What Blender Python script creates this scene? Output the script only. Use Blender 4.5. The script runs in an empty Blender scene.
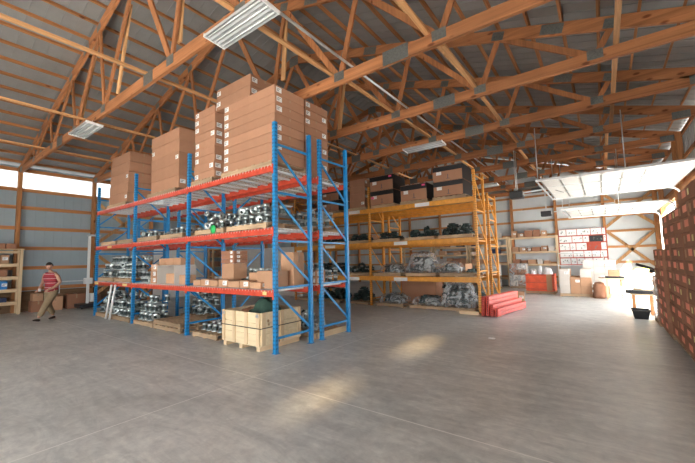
import bpy, math, random
from math import sin, cos, pi, radians, sqrt
from mathutils import Vector, Matrix, Euler
random.seed(7)
SC = bpy.context.scene
COL = SC.collection

# ------------------------------------------------------------------ materials
def newmat(name):
    m = bpy.data.materials.new(name); m.use_nodes = True
    nt = m.node_tree; b = nt.nodes['Principled BSDF']
    return m, nt, b
def N(nt, t, **k):
    n = nt.nodes.new(t)
    for a, v in k.items():
        if a in ('operation', 'blend_type', 'wave_type', 'feature', 'data_type', 'bands_direction'): setattr(n, a, v)
        else: n.inputs[a].default_value = v
    return n
def c4(c): return (c[0], c[1], c[2], 1.0)
def mat(name, col, rough=.6, metal=0., var=.12, scale=6., bump=0., stretch=(1, 1, 1), rand=.0, spec=.5, coat=0., dirt=None):
    """noise-varied paint / board / metal"""
    m, nt, b = newmat(name); L = nt.links.new
    tc = N(nt, 'ShaderNodeTexCoord'); mp = N(nt, 'ShaderNodeMapping'); mp.inputs['Scale'].default_value = stretch
    L(tc.outputs['Object'], mp.inputs['Vector'])
    no = N(nt, 'ShaderNodeTexNoise', Scale=scale, Detail=5., Roughness=.6); L(mp.outputs[0], no.inputs['Vector'])
    cr = N(nt, 'ShaderNodeValToRGB')
    cr.color_ramp.elements[0].position = .3; cr.color_ramp.elements[1].position = .7
    lo = [max(0, x*(1-var)) for x in col]; hi = [min(1, x*(1+var)) for x in col]
    if dirt: lo = dirt
    cr.color_ramp.elements[0].color = c4(lo); cr.color_ramp.elements[1].color = c4(hi)
    L(no.outputs['Fac'], cr.inputs[0]); out = cr.outputs[0]
    if rand:
        oi = N(nt, 'ShaderNodeObjectInfo'); mr = N(nt, 'ShaderNodeMapRange'); mr.inputs[3].default_value = 1-rand; mr.inputs[4].default_value = 1+rand
        L(oi.outputs['Random'], mr.inputs[0])
        hs = N(nt, 'ShaderNodeHueSaturation'); L(mr.outputs[0], hs.inputs['Value']); L(out, hs.inputs['Color']); out = hs.outputs[0]
    L(out, b.inputs['Base Color'])
    b.inputs['Roughness'].default_value = rough; b.inputs['Metallic'].default_value = metal
    b.inputs['Specular IOR Level'].default_value = spec
    if bump:
        bp = N(nt, 'ShaderNodeBump', Strength=bump, Distance=.02); L(no.outputs['Fac'], bp.inputs['Height']); L(bp.outputs[0], b.inputs['Normal'])
    return m
def wood(name, col, axis='X', rand=.2, rough=.7, knots=True, contrast=.35):
    m, nt, b = newmat(name); L = nt.links.new
    tc = N(nt, 'ShaderNodeTexCoord'); mp = N(nt, 'ShaderNodeMapping')
    s = {'X': (.35, 9, 9), 'Y': (9, .35, 9), 'Z': (9, 9, .35)}[axis]; mp.inputs['Scale'].default_value = s
    L(tc.outputs['Object'], mp.inputs['Vector'])
    no = N(nt, 'ShaderNodeTexNoise', Scale=1.6, Detail=6., Roughness=.65, Distortion=.6); L(mp.outputs[0], no.inputs['Vector'])
    cr = N(nt, 'ShaderNodeValToRGB'); e = cr.color_ramp.elements; e[0].position = .32; e[1].position = .68
    e[0].color = c4([x*(1-contrast) for x in col]); e[1].color = c4([min(1, x*(1+contrast*.6)) for x in col])
    L(no.outputs['Fac'], cr.inputs[0]); out = cr.outputs[0]
    n2 = N(nt, 'ShaderNodeTexNoise', Scale=.45, Detail=2.); L(tc.outputs['Object'], n2.inputs['Vector'])
    mx = N(nt, 'ShaderNodeMixRGB', blend_type='MULTIPLY'); mx.inputs[0].default_value = .5
    r2 = N(nt, 'ShaderNodeValToRGB'); r2.color_ramp.elements[0].position = .35; r2.color_ramp.elements[1].position = .65
    r2.color_ramp.elements[0].color = (.6, .55, .5, 1); r2.color_ramp.elements[1].color = (1, 1, 1, 1)
    L(n2.outputs['Fac'], r2.inputs[0]); L(out, mx.inputs[1]); L(r2.outputs[0], mx.inputs[2]); out = mx.outputs[0]
    if knots:
        v = N(nt, 'ShaderNodeTexVoronoi', Scale=1.); mp2 = N(nt, 'ShaderNodeMapping')
        mp2.inputs['Scale'].default_value = {'X': (1.6, 3.5, 3.5), 'Y': (3.5, 1.6, 3.5), 'Z': (3.5, 3.5, 1.6)}[axis]
        L(tc.outputs['Object'], mp2.inputs[0]); L(mp2.outputs[0], v.inputs['Vector'])
        r3 = N(nt, 'ShaderNodeValToRGB'); r3.color_ramp.elements[0].position = .07; r3.color_ramp.elements[1].position = .14
        r3.color_ramp.elements[0].color = (.35, .22, .15, 1); r3.color_ramp.elements[1].color = (1, 1, 1, 1)
        m2 = N(nt, 'ShaderNodeMixRGB', blend_type='MULTIPLY'); m2.inputs[0].default_value = .9
        L(v.outputs['Distance'], r3.inputs[0]); L(out, m2.inputs[1]); L(r3.outputs[0], m2.inputs[2]); out = m2.outputs[0]
    oi = N(nt, 'ShaderNodeObjectInfo'); mr = N(nt, 'ShaderNodeMapRange'); mr.inputs[3].default_value = 1-rand; mr.inputs[4].default_value = 1+rand
    L(oi.outputs['Random'], mr.inputs[0]); hs = N(nt, 'ShaderNodeHueSaturation'); L(mr.outputs[0], hs.inputs['Value']); L(out, hs.inputs['Color'])
    L(hs.outputs[0], b.inputs['Base Color']); b.inputs['Roughness'].default_value = rough
    b.inputs['Specular IOR Level'].default_value = .3
    return m
TW = (.44, .18, .074)
M = {}
M['truss_x'] = wood('truss_lumber_x', TW, 'X', .12)
M['truss_z'] = wood('truss_lumber_z', TW, 'Z', .22)
M['purlin'] = wood('purlin_lumber', (.46, .20, .08), 'Y', .2)
M['brace_y'] = wood('brace_lumber', (.68, .36, .16), 'Y', .15)
M['brace_z'] = wood('brace_lumber_z', (.66, .37, .17), 'Z', .15)
M['post_z'] = wood('post_lumber', (.55, .25, .10), 'Z', .1)
M['girt_x'] = wood('girt_lumber_x', (.60, .30, .13), 'X', .12)
M['girt_y'] = wood('girt_lumber_y', (.56, .25, .10), 'Y', .12)
M['pine_x'] = wood('pine_x', (.80, .60, .38), 'X', .1, knots=False, contrast=.15)
M['pine_y'] = wood('pine_y', (.80, .60, .38), 'Y', .1, knots=False, contrast=.15)
M['pine_z'] = wood('pine_z', (.80, .60, .38), 'Z', .1, knots=False, contrast=.15)
M['crate'] = wood('crate_boards', (.86, .70, .46), 'X', .06, knots=True, contrast=.12)
M['shelf_dark'] = wood('shelf_lumber', (.72, .50, .30), 'X', .1, knots=False, contrast=.2)
M['pallet'] = wood('pallet_wood', (.50, .35, .22), 'X', .25, knots=False)
M['skirt'] = wood('skirt_board', (.22, .13, .07), 'Y', .1)
M['gusset'] = mat('galvanised_gusset', (.16, .165, .155), .45, .55, .25, 25)
M['galv'] = mat('galvanised_steel', (.62, .64, .65), .38, .75, .1, 12)
M['pipe'] = mat('pipe_metal', (.66, .68, .68), .35, .7, .1, 12)
M['wire'] = mat('wire_mesh_steel', (.74, .75, .75), .45, .2, .05, 10)
M['support'] = mat('zinc_deck_support', (.80, .81, .82), .45, .15, .06, 10)
M['blue'] = mat('blue_rack_paint', (.010, .24, .52), .38, 0, .18, 9, dirt=(.008, .17, .45))
M['orange'] = mat('orange_beam_paint', (.55, .072, .036), .42, 0, .2, 7, dirt=(.44, .045, .02))
M['yellow'] = mat('yellow_rack_paint', (.76, .33, .045), .42, 0, .15, 7, dirt=(.62, .26, .035))
M['redbeam'] = mat('red_beam_paint', (.66, .085, .06), .4, 0, .2, 7)
M['carton'] = mat('carton_board', (.41, .215, .132), .8, 0, .06, 3, rand=.08, spec=.2)
M['carton_b'] = mat('carton_board_light', (.50, .29, .175), .8, 0, .06, 3, rand=.12, spec=.2)
M['carton_d'] = mat('carton_board_dark', (.34, .165, .10), .8, 0, .1, 3, rand=.15, spec=.2)
M['carton_w'] = mat('carton_white', (.62, .57, .52), .7, 0, .05, 3, rand=.06, spec=.2)
M['tape'] = mat('packing_tape', (.38, .23, .13), .3, 0, .05, 3)
M['seam'] = mat('black_band', (.012, .012, .014), .5, 0, .1, 3)
M['paper'] = mat('paper_label', (.86, .86, .85), .6, 0, .03, 3)
M['print'] = mat('label_print', (.08, .08, .10), .6, 0, .1, 3)
M['redpaper'] = mat('orange_red_label', (.90, .32, .20), .6, 0, .1, 3, rand=.12)
M['yelpaper'] = mat('yellow_label', (.80, .70, .30), .6, 0, .1, 3, rand=.1)
M['pink'] = mat('pink_sticker', (.95, .10, .30), .5, 0, .05, 3)
M['greenp'] = mat('green_marking', (.15, .75, .10), .5, 0, .05, 3)
M['hub'] = mat('machined_steel', (.50, .55, .55), .3, .75, .3, 14, rand=.3)
M['hubdark'] = mat('oiled_dark_steel', (.11, .135, .135), .3, .5, .4, 14, rand=.3)
M['casting'] = mat('dark_green_casting', (.014, .03, .028), .3, .2, .5, 14, rand=.3)
M['black'] = mat('black_plastic', (.015, .015, .017), .45, 0, .2, 6)
M['white'] = mat('white_enamel', (.80, .80, .79), .45, 0, .03, 4)
M['cream'] = mat('door_interior_white', (.46, .45, .43), .6, 0, .03, 2)
M['fixture'] = mat('fixture_reflector', (.45, .46, .465), .35, .2, .06, 6)
M['tube'] = mat('unlit_tube', (.70, .71, .71), .2, 0, .02, 6)
M['partition'] = mat('partition_panel', (.86, .84, .80), .7, 0, .04, 1.5)
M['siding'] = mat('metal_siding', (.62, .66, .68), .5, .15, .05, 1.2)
M['siding_dim'] = mat('metal_siding_dimmed', (.33, .40, .44), .5, .15, .05, 1.2)  # siding copy, the left side's dimness put into its colour
M['roof'] = mat('roof_sheet', (.25, .245, .24), .5, .2, .12, 1.4)
M['redcrate'] = mat('red_crate_board', (.72, .10, .035), .6, 0, .2, 4)
M['board'] = mat('red_display_board', (.45, .07, .04), .7, 0, .15, 4)
M['bag'] = mat('white_bag', (.82, .82, .82), .45, 0, .08, 10, bump=.4)
M['yellowbag'] = mat('yellow_bag', (.72, .80, .12), .5, 0, .1, 5)
M['bluebox'] = mat('blue_printed_card', (.05, .25, .60), .5, 0, .1, 5)
M['navybox'] = mat('navy_box', (.03, .05, .12), .5, 0, .1, 5, rand=.3)
M['skin'] = mat('skin', (.52, .28, .19), .5, 0, .06, 10)
M['hair'] = mat('dark_hair', (.02, .014, .01), .6, 0, .3, 60)
M['khaki'] = mat('khaki_cloth', (.30, .22, .13), .85, 0, .1, 12, bump=.3)
M['shoe'] = mat('dark_shoe', (.045, .035, .03), .6, 0, .2, 12)
M['asphalt'] = mat('outdoor_asphalt', (.13, .13, .13), .9, 0, .15, 2)
M['bounce_apron'] = mat('bounce_concrete', (.68, .67, .65), .9, 0, .15, 2)  # kept pale so the added slab bounces more light
M['greycloth'] = mat('dark_green_cloth', (.03, .07, .05), .8, 0, .3, 8, bump=.5)

def striped():
    m, nt, b = newmat('red_striped_shirt'); L = nt.links.new
    tc = N(nt, 'ShaderNodeTexCoord'); sp = N(nt, 'ShaderNodeSeparateXYZ'); L(tc.outputs['Object'], sp.inputs[0])
    mu = N(nt, 'ShaderNodeMath', operation='MULTIPLY'); mu.inputs[1].default_value = 1/.145; L(sp.outputs['Z'], mu.inputs[0])
    fr = N(nt, 'ShaderNodeMath', operation='FRACT'); L(mu.outputs[0], fr.inputs[0])
    cr = N(nt, 'ShaderNodeValToRGB'); cr.color_ramp.interpolation = 'CONSTANT'
    e = cr.color_ramp.elements; R = (.36, .035, .05, 1)
    e[0].position = 0; e[0].color = R
    e[1].position = .34; e[1].color = (.65, .55, .55, 1)
    for p, c in ((.42, R), (.72, (.03, .02, .03, 1)), (.80, R)):
        q = e.new(p); q.color = c
    L(fr.outputs[0], cr.inputs[0]); L(cr.outputs[0], b.inputs['Base Color']); b.inputs['Roughness'].default_value = .85
    return m
M['shirt'] = striped()

def floor_mat():
    m, nt, b = newmat('polished_concrete'); L = nt.links.new
    tc = N(nt, 'ShaderNodeTexCoord')
    n1 = N(nt, 'ShaderNodeTexNoise', Scale=.55, Detail=8., Roughness=.62, Distortion=.8); L(tc.outputs['Object'], n1.inputs['Vector'])
    n2 = N(nt, 'ShaderNodeTexNoise', Scale=7., Detail=8., Roughness=.7, Distortion=.4); L(tc.outputs['Object'], n2.inputs['Vector'])
    r1 = N(nt, 'ShaderNodeValToRGB'); r1.color_ramp.elements[0].position = .33; r1.color_ramp.elements[1].position = .68
    r1.color_ramp.elements[0].color = (.50, .525, .52, 1); r1.color_ramp.elements[1].color = (.71, .735, .72, 1)
    L(n1.outputs['Fac'], r1.inputs[0])
    r2 = N(nt, 'ShaderNodeValToRGB'); r2.color_ramp.elements[0].position = .35; r2.color_ramp.elements[1].position = .7
    r2.color_ramp.elements[0].color = (.80, .80, .81, 1); r2.color_ramp.elements[1].color = (1.08, 1.07, 1.05, 1)
    L(n2.outputs['Fac'], r2.inputs[0])
    mx = N(nt, 'ShaderNodeMixRGB', blend_type='MULTIPLY'); mx.inputs[0].default_value = 1
    L(r1.outputs[0], mx.inputs[1]); L(r2.outputs[0], mx.inputs[2]); out = mx.outputs[0]
    # trowel sweeps
    mp = N(nt, 'ShaderNodeMapping'); mp.inputs['Rotation'].default_value = (0, 0, .5); mp.inputs['Scale'].default_value = (.5, 2.2, 1); L(tc.outputs['Object'], mp.inputs[0])
    n3 = N(nt, 'ShaderNodeTexNoise', Scale=1.5, Detail=7., Roughness=.7, Distortion=2.); L(mp.outputs[0], n3.inputs['Vector'])
    r3 = N(nt, 'ShaderNodeValToRGB'); r3.color_ramp.elements[0].position = .38; r3.color_ramp.elements[1].position = .62
    r3.color_ramp.elements[0].color = (.82, .82, .83, 1); r3.color_ramp.elements[1].color = (1.08, 1.07, 1.06, 1)
    L(n3.outputs['Fac'], r3.inputs[0]); m3 = N(nt, 'ShaderNodeMixRGB', blend_type='MULTIPLY'); m3.inputs[0].default_value = 1
    L(out, m3.inputs[1]); L(r3.outputs[0], m3.inputs[2]); out = m3.outputs[0]
    # saw-cut joints, dusty light lines
    sp = N(nt, 'ShaderNodeSeparateXYZ'); L(tc.outputs['Object'], sp.inputs[0])
    fac = None
    for ax, off, per in (('X', 4.45, 6.8), ('Y', -3.5, 7.4)):
        a = N(nt, 'ShaderNodeMath', operation='ADD'); a.inputs[1].default_value = off + per*20 + per/2; L(sp.outputs[ax], a.inputs[0])
        mo = N(nt, 'ShaderNodeMath', operation='MODULO'); mo.inputs[1].default_value = per; L(a.outputs[0], mo.inputs[0])
        s = N(nt, 'ShaderNodeMath', operation='SUBTRACT'); s.inputs[1].default_value = per/2; L(mo.outputs[0], s.inputs[0])
        ab = N(nt, 'ShaderNodeMath', operation='ABSOLUTE'); L(s.outputs[0], ab.inputs[0])
        lt = N(nt, 'ShaderNodeMath', operation='LESS_THAN'); lt.inputs[1].default_value = .009; L(ab.outputs[0], lt.inputs[0])
        if fac is None: fac = lt
        else:
            mm = N(nt, 'ShaderNodeMath', operation='MAXIMUM'); L(fac.outputs[0], mm.inputs[0]); L(lt.outputs[0], mm.inputs[1]); fac = mm
    h = N(nt, 'ShaderNodeMath', operation='MULTIPLY'); h.inputs[1].default_value = .7; L(fac.outputs[0], h.inputs[0])
    mj = N(nt, 'ShaderNodeMixRGB'); L(h.outputs[0], mj.inputs[0]); L(out, mj.inputs[1]); mj.inputs[2].default_value = (.88, .88, .86, 1)
    L(mj.outputs[0], b.inputs['Base Color'])
    rr = N(nt, 'ShaderNodeMapRange'); rr.inputs[3].default_value = .24; rr.inputs[4].default_value = .5; L(n3.outputs['Fac'], rr.inputs[0]); L(rr.outputs[0], b.inputs['Roughness'])
    b.inputs['Specular IOR Level'].default_value = .5
    bp = N(nt, 'ShaderNodeBump', Strength=.12, Distance=.01); L(n2.outputs['Fac'], bp.inputs['Height']); L(bp.outputs[0], b.inputs['Normal'])
    return m
M['floor'] = floor_mat()

def wrap_mat():
    m, nt, b = newmat('stretch_film'); L = nt.links.new
    tc = N(nt, 'ShaderNodeTexCoord'); no = N(nt, 'ShaderNodeTexNoise', Scale=4., Detail=4., Roughness=.6, Distortion=1.5); L(tc.outputs['Object'], no.inputs['Vector'])
    bp = N(nt, 'ShaderNodeBump', Strength=.9, Distance=.05); L(no.outputs['Fac'], bp.inputs['Height'])
    b.inputs['Base Color'].default_value = (.72, .74, .75, 1); b.inputs['Roughness'].default_value = .18; L(bp.outputs[0], b.inputs['Normal'])
    tr = N(nt, 'ShaderNodeBsdfTransparent'); mx = N(nt, 'ShaderNodeMixShader')
    cr = N(nt, 'ShaderNodeMapRange'); cr.inputs[1].default_value = .4; cr.inputs[2].default_value = .65; cr.inputs[3].default_value = .04; cr.inputs[4].default_value = .62
    L(no.outputs['Fac'], cr.inputs[0]); L(cr.outputs[0], mx.inputs[0]); L(tr.outputs[0], mx.inputs[1]); L(b.outputs[0], mx.inputs[2])
    L(mx.outputs[0], nt.nodes['Material Output'].inputs['Surface'])
    return m
M['film'] = wrap_mat()
def translucent(name, tcol, fac):
    m, nt, b = newmat(name); L = nt.links.new
    t1 = N(nt, 'ShaderNodeBsdfTransparent'); t1.inputs[0].default_value = c4(tcol)
    t2 = N(nt, 'ShaderNodeBsdfTranslucent'); t2.inputs[0].default_value = c4(tcol)
    mx = N(nt, 'ShaderNodeMixShader'); mx.inputs[0].default_value = fac
    L(t1.outputs[0], mx.inputs[1]); L(t2.outputs[0], mx.inputs[2]); L(mx.outputs[0], nt.nodes['Material Output'].inputs['Surface'])
    return m
M['panel_clear'] = translucent('translucent_wall_panel', (.55, .57, .57), .5)
M['sun_patch_pane'] = translucent('sun_patch_sheet', (.34, .275, .17), .1)  # tints the sun falling through the added roof openings

# ------------------------------------------------------------------ mesh builder
BOXF = [(0, 3, 2, 1), (4, 5, 6, 7), (0, 1, 5, 4), (1, 2, 6, 5), (2, 3, 7, 6), (3, 0, 4, 7)]
class MB:
    def __init__(s): s.v = []; s.f = []; s.m = []; s.sm = []
    def add(s, vs, fs, mi=0, smooth=False):
        o = len(s.v); s.v += [tuple(v) for v in vs]; s.f += [tuple(i+o for i in f) for f in fs]; s.m += [mi]*len(fs); s.sm += [smooth]*len(fs)
        return s
    def box(s, x0, x1, y0, y1, z0, z1, mi=0):
        return s.add([(x0, y0, z0), (x1, y0, z0), (x1, y1, z0), (x0, y1, z0), (x0, y0, z1), (x1, y0, z1), (x1, y1, z1), (x0, y1, z1)], BOXF, mi)
    def bar(s, p, q, w, h, up=(0, 0, 1), mi=0):
        """board from p to q; w is the thickness across, h the depth in the up-ish direction"""
        p, q = Vector(p), Vector(q); d = (q-p).normalized(); u = Vector(up)
        side = d.cross(u).normalized(); u2 = side.cross(d).normalized(); a, b = side*w/2, u2*h/2
        return s.add([p-a-b, p+a-b, q+a-b, q-a-b, p-a+b, p+a+b, q+a+b, q-a+b], BOXF, mi)
    def tube(s, p, q, r, n=10, r2=None, mi=0):
        p, q = Vector(p), Vector(q); d = (q-p).normalized(); t = Vector((0, 0, 1)) if abs(d.z) < .9 else Vector((1, 0, 0))
        a = d.cross(t).normalized(); b = d.cross(a); r2 = r if r2 is None else r2
        vs = [p+(a*cos(2*pi*i/n)+b*sin(2*pi*i/n))*r for i in range(n)]+[q+(a*cos(2*pi*i/n)+b*sin(2*pi*i/n))*r2 for i in range(n)]
        s.add(vs, [(i, (i+1) % n, n+(i+1) % n, n+i) for i in range(n)], mi, True)
        s.f += [tuple(len(s.v)-2*n+i for i in range(n))[::-1], tuple(len(s.v)-n+i for i in range(n))]; s.m += [mi]*2; s.sm += [False]*2
        return s
    def lathe(s, prof, n=14, c=(0, 0, 0), mi=0):
        vs = []; k = len(prof)
        for i in range(n):
            a = 2*pi*i/n
            for r, z in prof: vs.append((c[0]+r*cos(a), c[1]+r*sin(a), c[2]+z))
        fs = [(i*k+j, ((i+1) % n)*k+j, ((i+1) % n)*k+j+1, i*k+j+1) for i in range(n) for j in range(k-1)]
        return s.add(vs, fs, mi, True)
    def mesh(s, name, mats):
        me = bpy.data.meshes.new(name); me.from_pydata(s.v, [], s.f)
        for x in (mats if isinstance(mats, (list, tuple)) else [mats]): me.materials.append(x)
        me.polygons.foreach_set('material_index', s.m); me.polygons.foreach_set('use_smooth', s.sm); me.update()
        return me
    def build(s, name, mats, parent=None, loc=None, bevel=0):
        return link(name, s.mesh(name, mats), parent, loc, bevel)
def link(name, data, parent=None, loc=None, bevel=0):
    o = bpy.data.objects.new(name, data); COL.objects.link(o)
    if parent is not None: o.parent = parent
    if loc is not None: o.location = loc
    if bevel:
        b = o.modifiers.new('bevel', 'BEVEL'); b.width = bevel; b.segments = 2; b.limit_method = 'ANGLE'
    return o
def tag(o, label=None, cat=None, group=None, kind=None):
    if label: o['label'] = label
    if cat: o['category'] = cat
    if group: o['group'] = group
    if kind: o['kind'] = kind
    return o
def empty(name, loc=(0, 0, 0), rz=0, label=None, cat=None, group=None):
    o = bpy.data.objects.new(name, None); COL.objects.link(o); o.location = loc; o.rotation_euler = (0, 0, rz); o.empty_display_size = .2
    return tag(o, label, cat, group)
def copy_tree(o, parent=None):
    c = o.copy(); COL.objects.link(c)
    if parent is not None: c.parent = parent
    for ch in list(o.children): copy_tree(ch, c)
    return c
ORD = ['lowest', 'second', 'third', 'fourth', 'fifth', 'sixth', 'seventh', 'eighth', 'ninth', 'tenth', 'eleventh', 'twelfth', 'thirteenth']
def ordn(i, n): return 'topmost' if i == n-1 else ('lowest' if i == 0 else ORD[i])

# ------------------------------------------------------------------ dimensions
XL, XR, YB, YF = -18.50, 2.36, 23.05, -9.3
Y1, S = 3.113, 2.484
TY = [Y1+i*S for i in range(9)]
ZC = 5.47                      # underside of bottom chords
XM = -8.07
def ztop(x): return 5.62 + .29*((2.33-x) if x > XM else (x+18.47))     # centre line of top chord
def zroof(x): return ztop(x)+.13*1.04+.09+.012

# ------------------------------------------------------------------ setting
fl = MB(); fl.box(XL-.1, XR+.1, YF-.1, YB+.1, -.15, 0); tag(fl.build('floor', M['floor']), kind='structure')
g = MB(); g.box(-160, 160, -160, 160, -.4, -.16); tag(g.build('ground', M['asphalt']), kind='structure')
g = MB(); g.box(XR+.1, XR+16, -12, 34, -.16, -.05); tag(g.build('bounce_path', M['bounce_apron']), kind='structure')  # unseen pale slab, added to bounce daylight onto the right-hand ceiling

def rects(u0, u1, v0, v1, holes):
    us = sorted({u0, u1, *[h[0] for h in holes], *[h[1] for h in holes]}); vs = sorted({v0, v1, *[h[2] for h in holes], *[h[3] for h in holes]})
    out = []
    for a, b in zip(us, us[1:]):
        for c, d in zip(vs, vs[1:]):
            mu, mv = (a+b)/2, (c+d)/2
            if not any(h[0] < mu < h[1] and h[2] < mv < h[3] for h in holes): out.append((a, b, c, d))
    return out
def siding(name, plane, c, inward, u0, u1, z0, z1, holes, m):
    """vertical metal siding in the plane x=c or y=c, ribs every foot"""
    mb = MB(); t = .012
    for a, b, e, d in rects(u0, u1, z0, z1, holes):
        if plane == 'x': mb.box(min(c, c-inward*t), max(c, c-inward*t), a, b, e, d)
        else: mb.box(a, b, min(c, c-inward*t), max(c, c-inward*t), e, d)
        k = math.ceil(a/.305)
        while k*.305 < b:
            u = k*.305; k += 1; w = .018
            if u-w < a or u+w > b: continue
            if plane == 'x': mb.box(min(c, c+inward*.014), max(c, c+inward*.014), u-w/2, u+w/2, e, d)
            else: mb.box(u-w/2, u+w/2, min(c, c+inward*.014), max(c, c+inward*.014), e, d)
    o = mb.build(name, m); tag(o, kind='structure'); return o
ZE = 5.78
BAND = (4.88, 5.56)
wl = siding('wall_left', 'x', XL, 1, YF, YB, 0, ZE, [(YF+.3, 11.0, BAND[0], BAND[1])], M['siding_dim'])
wb = siding('wall_back', 'y', YB, -1, XL, XR, 0, ZE, [], M['siding'])
D1, D2, D3 = (11.1, 15.3), (16.3, 20.35), (-8.6, -2.3)  # third span is an unseen opening, added to light the rack end and floor
DZ = 3.72
wr = siding('wall_right', 'x', XR, -1, YF, YB, 0, ZE, [(D1[0], D1[1], 0, DZ), (D2[0], D2[1], 0, DZ), (D3[0], D3[1], 0, DZ)], M['siding'])
FD = [(-8.6, -4.6), (-3.6, 1.6)]  # unseen front openings, placed and sized for the daylight they let in
wf = siding('wall_front', 'y', YF, 1, XL, XR, 0, ZE, [(a, b, 0, 5.2) for a, b in FD], M['siding'])
for w, y in ((wb, YB), (wf, YF)):
    gb = MB(); gb.add([(XL, y, ZE), (XR, y, ZE), (XM, y, zroof(XM)), (XL, y+.012, ZE), (XR, y+.012, ZE), (XM, y+.012, zroof(XM))], [(0, 1, 2), (5, 4, 3), (0, 3, 4, 1), (1, 4, 5, 2), (2, 5, 3, 0)])
    gb.build('gable', M['siding'], w)
# translucent band at the top of the left wall
wnd = MB(); wnd.box(XL-.008, XL-.004, YF+.3, 11.0, *BAND); tag(wnd.build('window_1', M['panel_clear']), kind='structure')

# posts and girts of the walls
def post(parent, x0, x1, y0, y1, z1=5.7): MB().box(x0, x1, y0, y1, 0, z1).build('post', M['post_z'], parent, bevel=.004)
pys = [Y1+S*i for i in range(-4, 8)]
for y in pys: post(wl, XL+.03, XL+.20, y-.065, y+.065, 5.72)
for i in range(len(pys)-1):
    a, b = pys[i]+.067, pys[i+1]-.067
    for z in (5.62, 4.83, 4.12, 3.30, 2.50, 1.72, .90):
        MB().box(XL+.03, XL+.072, a, b, z-.068, z+.068).build('girt', M['girt_y'], wl)
sk = MB(); sk.box(XL+.016, XL+.028, YF+.2, YB-.1, 0, .80); sk.build('skirt_board', M['skirt'], wl)
for (ya, za, yb, zb) in ((TY[1], 4.75, TY[2], 2.6), (TY[2], 4.75, TY[1], 2.6), (TY[1], 2.4, TY[2], .3), (TY[2], 2.4, TY[1], .3)):
    MB().bar((XL+.10, ya, za), (XL+.10, yb, zb), .04, .13, up=(0, 0, 1)).build('diagonal_brace', M['brace_z'], wl)
bxs = [2.29, .16, -2.05, -4.36, -6.65, -8.95, -11.25, -13.5, -15.8, -18.2]
for x in bxs: post(wb, x-.065, x+.065, YB-.20, YB-.03, 5.72)
for i in range(len(bxs)-1):
    a, b = bxs[i+1]+.067, bxs[i]-.067
    for z in (5.62, 5.30, 4.58, 3.80, 2.98, 2.15, 1.35, .55):
        MB().box(a, b, YB-.072, YB-.03, z-.06, z+.06).build('girt', M['girt_x'], wb)
for (xa, za, xb, zb) in ((.16, 5.0, 2.29, 3.15), (2.29, 5.0, .16, 3.15), (.16, 3.05, 2.29, .95), (2.29, 3.05, .16, .95)):
    MB().bar((xa, YB-.13, za), (xb, YB-.13, zb), .04, .14).build('diagonal_brace', M['brace_z'], wb)
rys = [YF+.3, -2.2, .1, 2.4, 4.6, 6.8, 8.6, 11.0, 15.4, 16.2, 20.45, 22.85]
for y in rys: post(wr, XR-.20, XR-.03, y-.065, y+.065, 5.72)
for i in range(len(rys)-1):
    a, b = rys[i]+.067, rys[i+1]-.067
    door = (a > D1[0]-.1 and b < D1[1]+.2) or (a > D2[0]-.1 and b < D2[1]+.2) or (a > D3[0]-.2 and b < D3[1]+.2)
    for z in ((5.62, 4.83, 4.1, 3.80) if door else (5.62, 4.83, 4.1, 3.3, 2.5, 1.7, .9)):
        MB().box(XR-.072, XR-.03, a, b, z-.065, z+.065).build('girt', M['girt_y'], wr)

# roof
holes = [(.36, .66, -6.6, -5.45), (.33, .63, -3.7, -2.2)]  # unseen roof openings, added to throw the sun patches on the floor
def slope(x0, x1, hs):
    mb = MB()
    for a, b, c, d in rects(x0, x1, YF-.2, YB+.2, hs):
        mb.add([(a, c, zroof(a)), (b, c, zroof(b)), (b, d, zroof(b)), (a, d, zroof(a)), (a, c, zroof(a)+.02), (b, c, zroof(b)+.02), (b, d, zroof(b)+.02), (a, d, zroof(a)+.02)], BOXF)
    k = math.ceil(YF/.305)
    while k*.305 < YB:
        y = k*.305; k += 1
        segs = [(x0, x1)]
        for h in hs:
            if h[2]-.02 < y < h[3]+.02: segs = [(x0, h[0]), (h[1], x1)]
        for a, b in segs:
            mb.add([(a, y-.012, zroof(a)-.014), (b, y-.012, zroof(b)-.014), (b, y+.012, zroof(b)-.014), (a, y+.012, zroof(a)-.014), (a, y-.012, zroof(a)), (b, y-.012, zroof(b)), (b, y+.012, zroof(b)), (a, y+.012, zroof(a))], BOXF)
    return mb
roof = slope(XM, XR+.45, holes); r2 = slope(XL-.45, XM, []); roof.add(r2.v, r2.f)
ceil = tag(roof.build('ceiling', M['roof']), kind='structure')
for i, h in enumerate(holes):
    a, b, c, d = h
    mb = MB(); mb.add([(a, c, zroof(a)+.03), (b, c, zroof(b)+.03), (b, d, zroof(b)+.03), (a, d, zroof(a)+.03), (a, c, zroof(a)+.034), (b, c, zroof(b)+.034), (b, d, zroof(b)+.034), (a, d, zroof(a)+.034)], BOXF)
    tag(mb.build('window_%d' % (i+2), M['sun_patch_pane']), kind='structure')  # panes over the added sun-patch openings
def purlin(x):
    sgn = -1 if x > XM else 1; z = ztop(x)+.13*1.04+.045
    n = Vector((-.29*sgn*1, 0, 1)).normalized()
    MB().bar((x, YF+.1, z), (x, YB-.1, z), .042, .092, up=n).build('purlin', M['purlin'], ceil)
x = 2.03
while x > XM+.1: purlin(x); x -= .60
x = -18.17
while x < XM-.1: purlin(x); x += .60

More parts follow.
